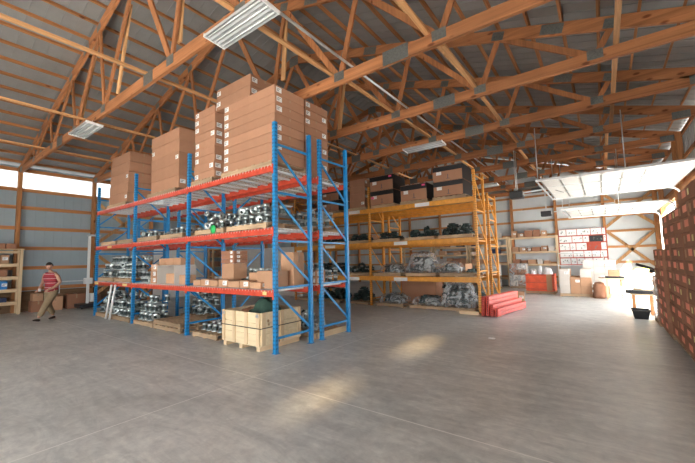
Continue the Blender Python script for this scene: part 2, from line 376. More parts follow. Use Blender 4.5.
# ------------------------------------------------------------------ roof trusses
TR_LAB = ['roof truss nearest the camera, with two light fixtures hung below its left half',
          'second roof truss, its chord crossing above the tall carton stack',
          'third roof truss, crossing just behind the blue rack',
          'fourth roof truss, with a single light fixture hung below its middle',
          'fifth roof truss, above the front of the yellow rack',
          'sixth roof truss, above the raised near loading door',
          'seventh roof truss, just past the near loading door',
          'eighth roof truss, over the raised far loading door',
          'last roof truss, close against the back gable wall']
def truss(i, y):
    t = empty('roof_truss', (0, y, 0), label=TR_LAB[i], cat='roof truss', group='wooden roof trusses')
    T = .07
    # bottom chord of three spliced lengths
    for a, b in ((XL+.2, -13.4), (-13.4, -2.9), (-2.9, XR-.2)):
        MB().box(a+.002, b-.002, -T/2, T/2, ZC, ZC+.24).build('bottom_chord', M['truss_x'], t)
    cut = [(-18.45, -13.6), (-13.6, XM), (XM, -2.6), (-2.6, 2.31)]
    for a, b in cut:
        MB().bar((a, 0, ztop(a+1e-4)), (b, 0, ztop(b-1e-4) if b <= XM else ztop(b)), T, .25).build('top_chord', M['truss_x'], t)
    # heel blocks
    half = [(.13, .42), (-2.04, -1.59), (-4.24, -3.75), (-6.40, -5.9)]
    tops = [.42, -1.59, -3.75, -5.9, XM]
    def web(xb, xt, w=.11):
        p = Vector((xb, 0, ZC+.13)); q = Vector((xt, 0, ztop(xt)-.06))
        MB().bar(p, q, .045, w, up=(1, 0, 0)).build('web', M['truss_z'], t)
    def plate(x, z, w, h, slope=0, tt=.004):
        for s in (-1, 1):
            mb = MB(); mb.bar((x-w/2, s*(T/2+tt), z-slope*w/2), (x+w/2, s*(T/2+tt), z+slope*w/2), .004, h)
            mb.build('gusset_plate', M['gusset'], t)
    for mir in (0, 1):
        f = (lambda x: x) if not mir else (lambda x: 2*XM-x)
        for k, (xb, xt) in enumerate(half):
            web(f(xb), f(xt)); web(f(xb), f(tops[k+1]), .13)
            plate(f(xb), ZC+.17, .26, .19); 
            plate(f(xt), ztop(f(xt))-.02, .24, .19, slope=(-.29 if not mir else .29))
        plate(f(-2.9), ZC+.13, .54, .28); plate(f(2.0), ZC+.12, .38, .20)
        plate(f(-.55), ztop(f(-.55)), .40, .21, slope=(-.29 if not mir else .29))
        plate(f(-5.0), ztop(f(-5.0)), .40, .21, slope=(-.29 if not mir else .29))
    plate(XM, ztop(XM)-.08, .4, .3); plate(-7.3, ZC+.12, .40, .25)
    return t
for i, y in enumerate(TY):
    yy = y if i < 8 else YB-.28
    truss(i, yy)

# long boards tying the bottom chords together
for x, lab in ((-7.40, 'left of the nearest light fixture'), (-11.10, 'beside the far left light fixture'), (-4.42, 'over the tall carton stack'), (-2.25, 'over the open aisle'), (.36, 'over the right side near the loading doors'), (-14.9, 'near the left wall')):
    segs = [(YF+.2, TY[1]+.4), (TY[1]+.45, TY[4]+.3), (TY[4]+.35, YB-.35)]
    for k, (a, b) in enumerate(segs):
        nm = ('nearest', 'middle', 'farthest')[k]
        o = MB().box(-.045, .045, a, b, 0, .04).build('bracing_board', M['brace_y'], loc=(x+(k % 2)*.1, 0, ZC+.242))
        tag(o, '%s long tie board on the truss chords, %s' % (nm, lab), 'board', 'tie boards laid across the truss chords')
# diagonal sway boards between trusses
for (p, q, lab) in (((-10.67, 3.2, 7.75), (-11.72, 3.2, 6.0), 'beside the far left light'), ((-8.6, 3.2, 7.9), (-9.2, 3.2, 5.9), 'hanging above the near light'),
                    ((-6.16, 3.19, 7.5), (-6.27, 3.19, 6.0), 'above the splice plate by the near light'), ((-5.95, 5.66, 7.7), (-6.04, 5.66, 6.2), 'just above the tallest cartons'), ((-6.03, 8.15, 7.2), (-6.25, 8.15, 5.7), 'right of the carton stack, beyond the second truss'),
                    ((-3.15, 5.66, 7.2), (-2.15, 7.98, 5.8), 'sloping over the open aisle')):
    o = MB().bar(Vector(p)-Vector(q), (0, 0, 0), .04, .13, up=(1, 0, 0)).build('sway_brace', M['brace_z'], loc=q)
    tag(o, 'pale lumber brace on the truss webs, %s' % lab, 'brace', 'pale sway braces')
pp = MB(); pp.tube((-3.95, YF+.3, ZC+.31), (-3.95, YB-.4, ZC+.31), .026, 10)
tag(pp.build('gas_pipe', M['pipe']), 'long thin silver pipe running between the truss webs', 'pipe')

# ------------------------------------------------------------------ light fixtures
def fixture():
    t = empty('light_fixture')
    mb = MB(); w, l = .20, .66
    prof = [(-w, 0), (-w+.05, .05), (w-.05, .05), (w, 0)]
    mb.box(-l, l, -w+.03, w-.03, .035, .055); mb.bar((-l, -w+.02, .02), (l, -w+.02, .02), .006, .05); mb.bar((-l, w-.02, .02), (l, w-.02, .02), .006, .05)
    for y in (-.065, .065): mb.add([(-l, y-.02, .035), (l, y-.02, .035), (l, y, .005), (-l, y, .005), (-l, y+.02, .035), (l, y+.02, .035)], [(0, 1, 2, 3), (3, 2, 5, 4)])
    mb.build('housing', M['fixture'], t)
    for y in (-.13, 0, .13): MB().tube((-l+.03, y, .015), (l-.03, y, .015), .013, 8).build('lamp_tube', M['tube'], t)
    for x in (-l, l): MB().box(x-.006, x+.006, -w+.01, w-.01, -.005, .058).build('end_cap', M['white'], t)
    for x in (-l+.2, l-.2): MB().tube((x, 0, .05), (x, 0, .17), .004, 6).build('hanger', M['galv'], t)
    return t
fx = fixture()
for i, (x, y, lab) in enumerate(((-4.16, 3.02, 'three-tube fluorescent fixture hanging above the tall carton stack'), (-10.75, 3.02, 'three-tube fluorescent fixture at the far upper left, near the left wall'),
                                 (-4.40, 10.2, 'fluorescent fixture under the fourth truss, above the yellow rack'), (-4.6, 17.9, 'small distant fluorescent fixture beyond the end of the yellow rack'), (-10.4, 10.2, 'fluorescent fixture seen through the blue rack'))):
    o = fx if i == 0 else copy_tree(fx)
    o.location = (x, y, 5.30); tag(o, lab, 'light fixture', 'fluorescent fixtures')
    if i == 0: o.rotation_euler = (radians(-4), 0, 0)

# ------------------------------------------------------------------ overhead doors, raised
def overhead(n, y0, y1, zt, post_x):
    d = empty('door_%d' % n, (0, 0, 0)); d['kind'] = 'structure'
    x0, x1 = (-1.32 if n == 1 else -1.15), 2.0; k = 7; w = (x1-x0)/k
    for i in range(k):
        a = x0+i*w; MB().box(a+.008, a+w-.008, y0+.05, y1-.05, zt, zt+.045).build('door_section', M['cream'], d, bevel=.004)
    for i in range(k+1):
        a = x0+i*w; MB().box(a-.02, a+.02, y0+.06, y1-.06, zt-.010, zt+.004).build('section_joint', M['gusset'], d)
    for j in range(4):
        yy = y0+.25+(y1-y0-.5)*j/3
        for i in range(1, k): MB().box(x0+i*w-.07, x0+i*w+.07, yy-.03, yy+.03, zt-.022, zt-.009).build('hinge', M['galv'], d)
    for j in range(2):
        yy = y0+(y1-y0)*(j+1)/3
        MB().box(x0+.03, x1, yy-.012, yy+.012, zt-.012, zt-.001).build('strut', M['galv'], d)
    for yy in (y0, y1):
        mb = MB(); mb.bar((x0-.1, yy, zt-.01), (1.85, yy, zt-.01), .05, .06)
        pts = [(1.85, zt-.01), (2.0, zt-.05), (2.1, zt-.14), (2.14, zt-.28)]
        for p, q in zip(pts, pts[1:]): mb.bar((p[0], yy, p[1]), (q[0], yy, q[1]), .05, .05, up=(0, 1, 0))
        mb.bar((2.14, yy, zt-.28), (2.14, yy, 0), .06, .05, up=(0, 1, 0)); mb.build('track', M['white'], d)
        for xx in (x0-.05, .6):
            MB().tube((xx, yy, zt), (xx, yy, ZC), .014, 6).build('track_hanger', M['galv'], d)
    MB().tube((x0+.02, y0, zt+.07), (x0+.02, y1, zt+.07), .018, 8).build('torsion_bar', M['galv'], d)
    MB().box(x0-.12, x0-.09, y0-.02, y1+.02, zt-.03, zt+.02).build('end_angle', M['galv'], d)
    # jamb and header
    for yy in (y0-.02, y1+.02): MB().box(XR-.2, XR-.16, yy-.07, yy+.07, 0, DZ+.1).build('jamb', M['post_z'], d)
    MB().box(XR-.2, XR-.16, y0, y1, DZ-.02, DZ+.22).build('header', M['girt_y'], d)
    return d
overhead(1, 11.15, 15.25, 3.93, 0)
overhead(2, 16.4, 20.3, 3.62, 0)
def opener(y, z, lab, xm=-2.25):
    t = empty('door_opener', (xm, y, z), label=lab, cat='door opener', group='overhead door openers')
    MB().box(-.26, .16, -.19, .19, -.12, .12).build('motor_housing', M['black'], t, bevel=.015)
    MB().box(.15, .17, -.1, .1, -.03, .03).build('lamp_lens', M['tube'], t)
    MB().bar((.12, 0, .06), (2.4, 0, .16), .03, .04).build('rail', M['galv'], t)
    for yy in (-.13, .13): MB().tube((-.05, yy, .08), (-.05, yy, 5.47-z), .012, 6).build('hanger_strap', M['galv'], t)
    MB().tube((1.0, 0, .08), (1.35, .03, -.08), .008, 6).build('release_arm', M['black'], t)
opener(13.2, 3.90, 'black motor box hanging at the end of the near raised door')
opener(18.35, 3.70, 'smaller black motor box by the far raised door', -1.95)

# ------------------------------------------------------------------ pallet racks
def post_mesh(h, name, m, holes=True):
    mb = MB(); w, d = .076, .072; t = .006
    mb.box(-w/2, w/2, -t, 0, 0, h); mb.box(-w/2, -w/2+t, 0, d, 0, h); mb.box(w/2-t, w/2, 0, d, 0, h)       # channel, web facing the aisle
    mb.box(-w/2+t, -w/2+.02, d-t, d, 0, h); mb.box(w/2-.02, w/2-t, d-t, d, 0, h)
    mb.box(-w/2+t, w/2-t, d*.5, d*.5+t, 0, h)
    z = .08
    while z < h-.05:                                  # punched slots
        for s in (-1, 1): mb.box(s*.020-.006, s*.020+.006, -.0075, -.0062, z, z+.032, 1)
        mb.box(.0382, .0392, .012, .024, z, z+.032, 1); mb.box(.0382, .0392, .045, .057, z, z+.032, 1)
        z += .0762
    return mb.mesh(name, [m, M['seam']])
def rack(name, lab, xs, y, d, zs, H, mp, mbm, bay_levels=None, braces=(.28, 1.24, 2.17, 3.14, 4.13), beam_h=.125, group=None, decks=True, brace_dir=1, rev=()):
    """xs: post x positions left to right; zs: beam-top heights; y: front plane; d: depth"""
    x0 = xs[0]; R = empty(name, (x0, y, 0), label=lab, cat='pallet rack', group=group)
    pm = post_mesh(H, 'post', mp)
    for xi, x in enumerate(xs):
        bd = -brace_dir if xi in rev else brace_dir
        for rear in (0, 1):
            p = link('post', pm, R, (x-x0, d if rear else 0, 0))
            if rear: p.rotation_euler = (0, 0, pi)
            MB().box(-.06, .06, -.02, .11, 0, .006).build('foot_plate', mp, p)
        for z in braces:
            MB().box(x-x0-.012, x-x0+.012, .07, d-.07, z-.022, z+.022).build('horizontal_brace', mp, R)
        for a, b in zip(braces, braces[1:]):
            MB().bar((x-x0, .06, b-.09 if bd > 0 else a+.07), (x-x0, d-.06, a+.07 if bd > 0 else b-.09), .024, .044, up=(0, 0, 1)).build('diagonal_brace', mp, R)
    for i in range(len(xs)-1):
        a, b = xs[i]-x0+.045, xs[i+1]-x0-.045
        for z in zs:
            for yy in (0.0, d):
                mb = MB(); s = 1 if yy == 0 else -1
                ya, yb = (yy-.012, yy+.03) if s > 0 else (yy-.03, yy+.012)
                mb.box(a, b, ya, yb, z-beam_h, z-.035); yc, yd = (ya, yb-.016) if s > 0 else (ya+.016, yb)
                mb.box(a, b, yc, yd, z-.035, z)
                bo = mb.build('beam', mbm, R)
                for xx in (a-.047, b): MB().box(xx, xx+.047, ya-.006 if s > 0 else yb, ya if s > 0 else yb+.006, z-beam_h-.05, z+.02).build('beam_connector', mbm, bo)
            if decks == 'board':
                MB().box(a, b, .032, d-.032, z-.034, z-.016).build('deck_board', M['shelf_dark'], R)
            elif decks:
                mb = MB(); k = 8
                for j in range(k):                        # channel supports under the deck
                    xx = a+.2+(b-a-.4)*j/(k-1); mb.box(xx-.028, xx+.028, .03, d-.03, z-.048, z-.012)
                mb.build('deck_support', M['support'], R)
                mb = MB(); n = int((b-a)/.10)
                for j in range(n+1):
                    xx = a+.01+(b-a-.02)*j/n; mb.box(xx-.0028, xx+.0028, -.016, d+.016, z+.001, z+.008)
                    mb.box(xx-.0028, xx+.0028, -.022, -.015, z-.035, z+.008)
                m2 = int(d/.10)
                for j in range(m2+1):
                    yy = j*d/m2; mb.box(a, b, yy-.0028, yy+.0028, z-.006, z+.001)
                mb.build('wire_deck', M['wire'], R)
    return R
BX = [-14.578, -11.52, -8.402, -5.166]
RD = 1.067
YA, YB2 = 4.563, 5.92
ZB = [1.20, 2.43, 3.69]
ra = rack('pallet_rack', 'blue and orange pallet rack row nearest the camera', BX, YA, RD, ZB, 4.58, M['blue'], M['orange'], group='blue pallet racks', rev=(0,))
rb = rack('pallet_rack', 'blue and orange pallet rack row standing back to back behind the front one', BX, YB2, RD, ZB, 4.58, M['blue'], M['orange'], group='blue pallet racks', rev=(0, 2))
OX = [-11.40, -7.31, -3.23]
ZO = [1.12, 2.41, 3.74]
OY = 11.333
rc = rack('pallet_rack', 'yellow pallet rack row beyond the blue racks, front row', OX, OY, RD, ZO, 4.62, M['yellow'], M['yellow'], braces=(.25, 1.3, 2.3, 3.3, 4.45), beam_h=.17, group='yellow pallet racks', decks='board')
rd = rack('pallet_rack', 'lower yellow pallet rack row behind the first yellow one', OX, 12.85, RD, [1.12, 2.41, 3.74], 4.07, M['yellow'], M['yellow'], braces=(.25, 1.2, 2.15, 3.1, 3.95), beam_h=.17, group='yellow pallet racks', decks='board')
# white placards on the beams
def placard(R, x, y, z, w, h, m='paper'):
    MB().box(x-w/2-R.location.x, x+w/2-R.location.x, y-.004-R.location.y, y-R.location.y, z-h/2, z+h/2).build('placard', M[m], R)
for x, z in ((-5.95, 2.33), (-5.05, 3.66), (-6.0, 1.02), (-8.1, 1.02), (-8.0, 3.67), (-9.3, 2.33)): placard(rc, x, OY-.012, z, .55, .13)
for x, z in ((-14.35, 1.14), (-12.0, 1.14), (-13.3, 2.37), (-5.42, 1.14)): placard(ra, x, YA-.022, z, .34 if x < -6 else .12, .07, 'yelpaper')

# ------------------------------------------------------------------ pallets
def pallet_proto(L=1.2, D=1.0):
    t = empty('pallet'); h = .125
    for i in range(7):
        x = -L/2+.05+(L-.1)*i/6; MB().box(x-.045, x+.045, -D/2, D/2, h-.018, h).build('deck_board', M['pallet'], t)
    for y in (-D/2+.02, 0, D/2-.02): MB().box(-L/2, L/2, y-.019, y+.019, .018, h-.019).build('stringer', M['pallet'], t)
    for x in (-L/2+.05, 0, L/2-.05): MB().box(x-.045, x+.045, -D/2, D/2, 0, .017).build('bottom_board', M['pallet'], t)
    return t
PP = {}
def pallet(x, y, z, lab, L=1.2, D=1.0, rz=0, light=False):
    k = (round(L, 2), round(D, 2))
    if k not in PP: PP[k] = pallet_proto(L, D); t = PP[k]
    else: t = copy_tree(PP[k])
    t.location = (x, y, z); t.rotation_euler = (0, 0, rz); tag(t, lab, 'pallet', 'wooden pallets')
    return t

# ------------------------------------------------------------------ cartons
CM = {}
def carton(x, y, z, sx, sy, sz, lab, m='carton', rz=0, labels='none', group=None, tape=True, jit=.006, band=False):
    """carton standing at (x, y, z): centre of its footprint"""
    k = (round(sx, 3), round(sy, 3), round(sz, 3), m)
    if k not in CM:
        mb = MB(); mb.box(-sx/2, sx/2, -sy/2, sy/2, 0, sz); CM[k] = mb.mesh('cardboard_box', M[m])
    o = link('cardboard_box', CM[k], loc=(x+random.uniform(-jit, jit), y+random.uniform(-jit, jit), z)); o.rotation_euler = (0, 0, rz+random.uniform(-jit, jit))
    b = o.modifiers.new('bevel', 'BEVEL'); b.width = min(.008, sz*.05); b.segments = 1
    tag(o, lab, 'cardboard box', group)
    kt = ('t',)+k[:3]
    if tape:
        if kt not in CM:
            mb = MB(); mb.box(-sx/2+.01, sx/2-.01, -.025, .025, sz, sz+.001); mb.box(-sx/2-.001, -sx/2, -.025, .025, sz*.7, sz); mb.box(sx/2, sx/2+.001, -.025, .025, sz*.7, sz)
            CM[kt] = mb.mesh('tape', M['tape'])
        link('tape', CM[kt], o)
    def lb(face, u, w=.15, h=.11, mm='paper'):
        mb = MB(); zc = sz*.55; h = min(h, sz*.6); w = min(w, h*1.5) if mm == 'paper' else w; mats = [M[mm], M['print']]
        def rr(u0, u1, z0, z1, e, mi):
            if face == 'x': mb.box(sx/2+e, sx/2+e+.001, u0, u1, z0, z1, mi)
            else: mb.box(u0, u1, -sy/2-e-.001, -sy/2-e, z0, z1, mi)
        rr(u-w/2, u+w/2, zc-h/2, zc+h/2, .001, 0)
        if mm == 'paper':
            for q in range(4):
                uu = u-w*.38+q*w*.11; rr(uu, uu+w*.05, zc-h*.3, zc+h*.05, .0022, 1)
            rr(u-w*.35, u+w*.25, zc+h*.18, zc+h*.28, .0022, 1)
        mb.build('shipping_label', mats, o)
    if 'x' in labels: lb('x', -sy/2+.12)
    if 'X' in labels: lb('x', sy/2-.15)
    if 'y' in labels: lb('y', sx/2-.10)
    if 'Y' in labels: lb('y', -sx/2+.10)
    if 'r' in labels: lb('y', sx/2-.2, .3, .10, 'redpaper')
    return o
def stack(x0, x1, y0, y1, z, n, h, desc, labels, m='carton', lean=0, group=None, jit=.006):
    for i in range(n):
        l = labels if isinstance(labels, str) else labels[i % len(labels)]
        carton((x0+x1)/2+lean*i, (y0+y1)/2, z+.002+i*(h+.003), x1-x0, y1-y0, h, 'flat brown carton, %s in the %s' % (ordn(i, n), desc), m, 0, l, group, jit=jit)
ZP = 3.70
TG = 'flat brown cartons stacked on top of the blue rack'
# near row, top level
pallet(-6.15, 5.10, ZP, 'pallet under the tall carton stack at the near end of the blue rack', 1.75, 1.0)
stack(-7.03, -5.26, 4.68, 5.56, ZP+.126, 8, .201, 'widest stack, near end of the blue rack', ['Y', 'xY', 'xY', 'xY'], group=TG)
for i in range(2):
    carton(-6.73, 5.13, ZP+.126+.002+8*.204+i*.262, 1.30, .86, .258, 'flat brown carton, %s of two set back on the near end wide stack' % ('lower' if i == 0 else 'upper'), 'carton', 0, 'xY', TG)
pallet(-7.86, 5.10, ZP, 'pallet under the narrow tall carton stack on the blue rack', .95, 1.0)
stack(-8.30, -7.42, 4.68, 5.55, ZP+.126, 9, .199, 'narrow tall stack left of the widest one', ['xY', 'xy', 'xY', 'Y'], group=TG, jit=.012)
pallet(-9.95, 5.10, ZP, 'pallet under the pale carton stack over the middle bay', 1.6, 1.0)
stack(-10.72, -9.12, 4.68, 5.55, ZP+.126, 5, .335, 'block of cartons over the middle bay', ['x', 'none', 'y', 'Y', 'none'], group=TG)
pallet(-13.1, 5.10, ZP, 'pallet under the leaning cartons at the far top end', 1.5, 1.0)
stack(-13.90, -12.42, 4.68, 5.55, ZP+.126, 5, .33, 'leaning stack at the far top end', ['y', 'none', 'y', 'none', 'none'], lean=.045, group=TG)
# back row, top level
pallet(-6.5, 6.45, ZP, 'pallet under the back row cartons at the rack end', 1.6, 1.0)
stack(-7.2, -5.68, 6.02, 6.9, ZP+.126, 9, .21, 'back row stack at the end of the blue rack', ['x', 'X', 'x', 'xX'], group=TG)
pallet(-9.9, 6.45, ZP, 'pallet under the back row cartons over the middle bay', 1.6, 1.0)
stack(-10.6, -9.1, 6.02, 6.9, ZP+.126, 4, .33, 'back row stack over the middle bay', 'none', group=TG)

# ------------------------------------------------------------------ metal parts
def hub_mesh():
    mb = MB(); mb.lathe([(.03, 0), (.085, 0), (.085, .02), (.05, .026)], 12)
    mb.lathe([(.05, .026), (.042, .10), (.05, .105)], 12, mi=1); mb.lathe([(.05, .105), (.058, .11), (.058, .155), (.03, .16), (.03, .12)], 12)
    for a in range(4): mb.tube((.068*cos(a*pi/2+.4), .068*sin(a*pi/2+.4), .018), (.068*cos(a*pi/2+.4), .068*sin(a*pi/2+.4), .045), .008, 6, mi=1)
    return mb.mesh('steel_hub', [M['hub'], M['hubdark']])
def casting_mesh():
    mb = MB(); mb.lathe([(.07, 0), (.16, 0), (.17, .03), (.12, .05), (.11, .10), (.13, .12), (.07, .12), (.07, 0)], 14)
    for a in range(5):
        c, s = cos(a*2*pi/5), sin(a*2*pi/5); mb.tube((.14*c, .14*s, .0), (.14*c, .14*s, .06), .03, 8)
    mb.box(-.19, -.13, -.03, .03, .01, .09)
    return mb.mesh('iron_casting', M['casting'])
HUB, CAST = hub_mesh(), casting_mesh()
def pile(kind, x0, x1, y0, y1, z, rows, lab, group, pitch=.15, hz=.145, upright=.86, s=1., taper=.35, maxn=400):
    cnt = 0
    me = HUB if kind == 'steel_hub' else CAST
    for r in range(rows):
        dx = r*pitch*taper
        nx = int((x1-x0-2*dx)/pitch); ny = max(1, int((y1-y0-1.2*dx)/pitch))
        for i in range(nx):
            for j in range(ny):
                if cnt >= maxn: return
                if r and random.random() < .15*r: continue
                if j > 1 and r < rows-1: continue     # buried ones
                o = link(kind, me); cnt += 1
                o.location = (x0+dx+(i+.5)*(x1-x0-2*dx)/nx+random.uniform(-.004, .004), y0+.6*dx+(j+.5)*(y1-y0-1.2*dx)/ny+random.uniform(-.004, .004), z+r*(.176*s if kind == 'steel_hub' else hz)+.008)
                o.scale = (s, s, s*random.uniform(.92, 1.04))
                if random.random() > upright:
                    o.rotation_euler = (radians(random.uniform(60, 100)), 0, random.uniform(0, 6.28)); o.location.z += .08*s
                else: o.rotation_euler = (radians(random.uniform(-2.5, 2.5)), radians(random.uniform(-2.5, 2.5)), random.uniform(0, 6.28))
                tag(o, lab, 'metal part', group)
# front row, far bay: shelf and floor
pallet(-13.8, 5.08, 1.21, 'pallet of steel hubs on the lowest shelf, far bay', 1.3, .95)
pallet(-12.35, 5.08, 1.21, 'second pallet of steel hubs on the lowest shelf, far bay', 1.3, .95)
pile('steel_hub', -14.4, -11.75, 4.64, 5.5, 1.337, 3, 'silver steel hub heaped on the lowest shelf of the far blue bay', 'steel hubs on the far lowest shelf', pitch=.245, hz=.195, s=1.4)
pallet(-13.8, 5.05, 0, 'pallet of steel hubs on the floor in the far bay', 1.3, .95)
pallet(-12.35, 5.05, 0, 'second pallet of steel hubs on the floor in the far bay', 1.3, .95)
pile('steel_hub', -14.4, -11.75, 4.6, 5.5, .127, 3, 'silver steel hub heaped on the floor pallets of the far blue bay', 'steel hubs on the far floor pallets', pitch=.245, hz=.195, s=1.4)
# middle bay
pallet(-10.8, 5.05, 0, 'pallet of steel hubs on the floor in the middle bay', 1.2, .95)
pile('steel_hub', -11.35, -10.25, 4.6, 5.5, .127, 3, 'silver steel hub heaped on the floor pallet of the middle blue bay', 'steel hubs on the middle floor pallet', pitch=.24, hz=.19, s=1.4, taper=.5)
pallet(-9.35, 5.05, 0, 'empty lower pallet on the floor in the middle bay', 1.4, 1.0)
pallet(-9.33, 5.04, .127, 'empty upper pallet on the floor in the middle bay', 1.4, 1.0)
pallet(-10.7, 6.45, 0, 'pallet on the floor of the back row behind the middle bay', 1.3, .95)
pile('steel_hub', -11.3, -10.1, 6.05, 6.9, .127, 3, 'silver steel hub in the back row behind the middle bay floor', 'steel hubs back row middle', pitch=.26, hz=.2, s=1.4)
pile('steel_hub', -11.35, -10.45, 4.65, 5.45, 1.212, 2, 'silver steel hub on the lowest shelf beside the white box', 'steel hubs beside the white box', pitch=.16, hz=.16)
for i, (x, z) in enumerate(((-10.2, 0), (-10.2, .19), (-10.2, .38), (-9.85, .38+.19), (-9.5, .57), (-9.15, .57), (-9.05, 0), (-9.05, .19))):
    pass
for i in range(3): carton(-10.33, 4.82, 1.212+i*.182, .34, .36, .178, 'small brown carton, %s in the pile left of the white box' % ordn(i, 3), 'carton_b', 0, 'y', 'small cartons on the lowest shelf')
# open white carton
wbx = empty('open_carton', (-9.55, 4.9, 1.212), label='large white carton lying on its side, open, on the lowest shelf', cat='cardboard box')
mb = MB(); mb.box(-.48, .48, -.3, .3, 0, .012); mb.box(-.48, .48, -.3, .3, .5, .512); mb.box(-.48, -.468, -.3, .3, .012, .5); mb.box(.468, .48, -.3, .3, .012, .5); mb.box(-.468, .468, .288, .3, .012, .5)
mb.build('body', M['carton_w'], wbx); MB().box(-.48, .48, -.45, -.3, .49, .5).build('flap', M['carton_w'], wbx)
carton(-9.45, 4.86, 1.226, .5, .35, .27, 'small brown carton inside the open white one', 'carton_b', 0, 'none')
for i, x in enumerate((-10.0, -9.6, -9.2)): carton(x, 4.92, 1.728, .38, .4, .19, 'small brown carton on top of the white one, %s' % ('at its left end', 'at its middle', 'at its right end')[i], 'carton_b', 0, 'none', 'cartons lying on the white carton')
carton(-8.82, 4.82, 1.212, .3, .3, .25, 'brown carton between the white one and the blue upright', 'carton_b', 0, 'none')
# near bay, lowest shelf
xx = -8.2
for i in range(7):
    w = (.33, .36, .30, .34, .40, .30, .34)[i]; h = (.14, .16, .15, .17, .14, .16, .13)[i]
    carton(xx+w/2, 4.80, 1.212, w, .36, h, 'low brown carton along the front of the near shelf, %s from the upright' % ORD[i].replace('lowest', 'first'), 'carton_b', 0, 'y' if i % 2 else 'x', 'low cartons along the near shelf edge'); xx += w+.03
carton(-7.05, 5.0, 1.38, .46, .38, .36, 'square brown carton on the low ones, carrying three flat boxes', 'carton_b', 0, 'none')
for i in range(3): carton(-7.05, 5.0, 1.745+i*.098, .50, .38, .094, 'flat labelled carton, %s of three on the square carton' % ('lowest', 'middle', 'topmost')[i], 'carton_d', 0, 'yx', 'flat boxes piled on the square carton')
carton(-5.62, 4.92, 1.212, .52, .4, .36, 'brown carton at the near end of the lowest shelf', 'carton_b', 0, 'none')
carton(-6.12, 5.05, 1.212, .40, .4, .32, 'open topped brown carton beside the end carton', 'carton_b', 0, 'none')
carton(-5.50, 5.38, 1.212, .40, .32, .74, 'tall narrow brown carton seen through the end frame', 'carton_b', 0, 'none')
for i in range(2): carton(-5.6, 6.2, 1.212+i*.16, .42, .34, .156, '%s flat white-labelled carton at the end of the back row' % ('lower', 'upper')[i], 'carton_b', 0, 'xy', 'pair at the end of the back row')
pile('steel_hub', -8.2, -6.4, 5.15, 5.5, 1.212, 1, 'silver steel hub standing behind the low cartons', 'steel hubs behind the low cartons', pitch=.17, s=1.25, upright=1, taper=0)
for o_ in range(1): pile('steel_hub', -7.0, -5.9, 5.15, 5.5, 1.212, 2, 'silver steel hub standing behind the end cartons', 'steel hubs behind the end cartons', pitch=.17, s=1.2, upright=1)
pile('steel_hub', -6.55, -5.30, 6.4, 6.85, 1.212, 3, 'silver steel hub in the neat block at the far side of the end bay', 'steel hubs in the neat block', pitch=.155, hz=.17, s=.95, upright=1, taper=0)
# second level
for x, w in ((-13.6, 1.2), (-12.2, 1.2), (-10.7, 1.2), (-9.3, 1.2), (-7.5, 1.2), (-6.1, 1.35)):
    pallet(x, 5.08, 2.44, 'pallet on the middle shelf of the front blue rack, %s' % {-13.6: 'farthest', -12.2: 'second from the far end', -10.7: 'left in the middle bay', -9.3: 'right in the middle bay', -7.5: 'left in the near bay', -6.1: 'at the near end'}[x], w, .98)
pile('steel_hub', -11.2, -10.4, 4.65, 5.4, 2.567, 1, 'silver steel hub on the middle shelf of the middle bay', 'steel hubs middle shelf middle bay', pitch=.2, s=1.1)
pile('steel_hub', -9.7, -8.9, 4.65, 5.4, 2.567, 1, 'silver steel hub on the middle shelf right of the centre bay', 'steel hubs middle shelf centre right', pitch=.2, s=1.1)
pile('steel_hub', -7.9, -7.1, 4.65, 5.4, 2.567, 2, 'silver steel hub under film on the middle shelf, near bay', 'steel hubs near bay left pallet', pitch=.2, s=1.2)
pile('steel_hub', -6.7, -5.5, 4.66, 5.4, 2.567, 2, 'silver steel hub on the end pallet of the middle shelf', 'steel hubs end pallet middle shelf', pitch=.21, hz=.16, s=1.25)
pile('steel_hub', -6.7, -5.3, 6.1, 6.85, 2.567, 2, 'silver steel hub on the back row middle shelf', 'steel hubs back row middle shelf', pitch=.2, s=1.2)
pallet(-6.1, 6.45, 2.44, 'pallet on the back row middle shelf at the near end', 1.35, .98)
o = MB().lathe([(.0, 0), (.10, 0), (.10, .02), (.03, .03), (0, .03)], 20).build('green_cap', mat('green_plastic', (.02, .5, .12), .4)); o.rotation_euler = (radians(90), 0, 0); o.location = (-7.28, 4.585, 2.545)
tag(o, 'round bright green cap at the edge of the middle shelf', 'cap')
pile('steel_hub', -6.5, -5.4, 5.98, 6.8, .127, 3, 'silver steel hub on the floor pallet at the back row end', 'steel hubs floor pallet back row end', pitch=.22, hz=.14, s=1.15, upright=.3, taper=.8)
pallet(-5.95, 6.42, 0, 'pallet on the floor at the back row end', 1.3, 1.0)
o = MB().box(-.6, .6, -.02, .02, 0, .13).build('timber_board', M['pine_x'], loc=(-5.31, 6.45, 0)); o.rotation_euler = (0, 0, radians(88)); tag(o, 'pale timber board on the floor at the rack end frame', 'board')
pallet(-7.55, 6.45, 0, 'pallet on the floor behind the wooden crate', 1.3, 1.0)
pile('iron_casting', -8.1, -7.0, 6.0, 6.85, .127, 2, 'dark iron casting on the floor pallet behind the wooden crate', 'dark castings behind the crate', pitch=.3, hz=.15, taper=.3)
pallet(-7.65, 5.1, 0, 'pallet of flat goods on the floor left of the wooden crate', 1.0, 1.0)
pile('steel_hub', -8.1, -7.2, 4.7, 5.5, .127, 1, 'silver steel hub on the floor left of the wooden crate', 'steel hubs left of the crate', pitch=.2, s=1.1)
# two long white tubes leaning in the far bay
for i, x in enumerate((-13.15, -12.85)):
    o = MB().tube((0, 0, 0), (.30, .03, 1.1), .032, 12).build('steel_tube', M['white']); o.location = (x, 4.455, .03)
    tag(o, '%s pale steel tube leaning against the far bay beam' % ('left', 'right')[i], 'tube', 'leaning pale tubes')

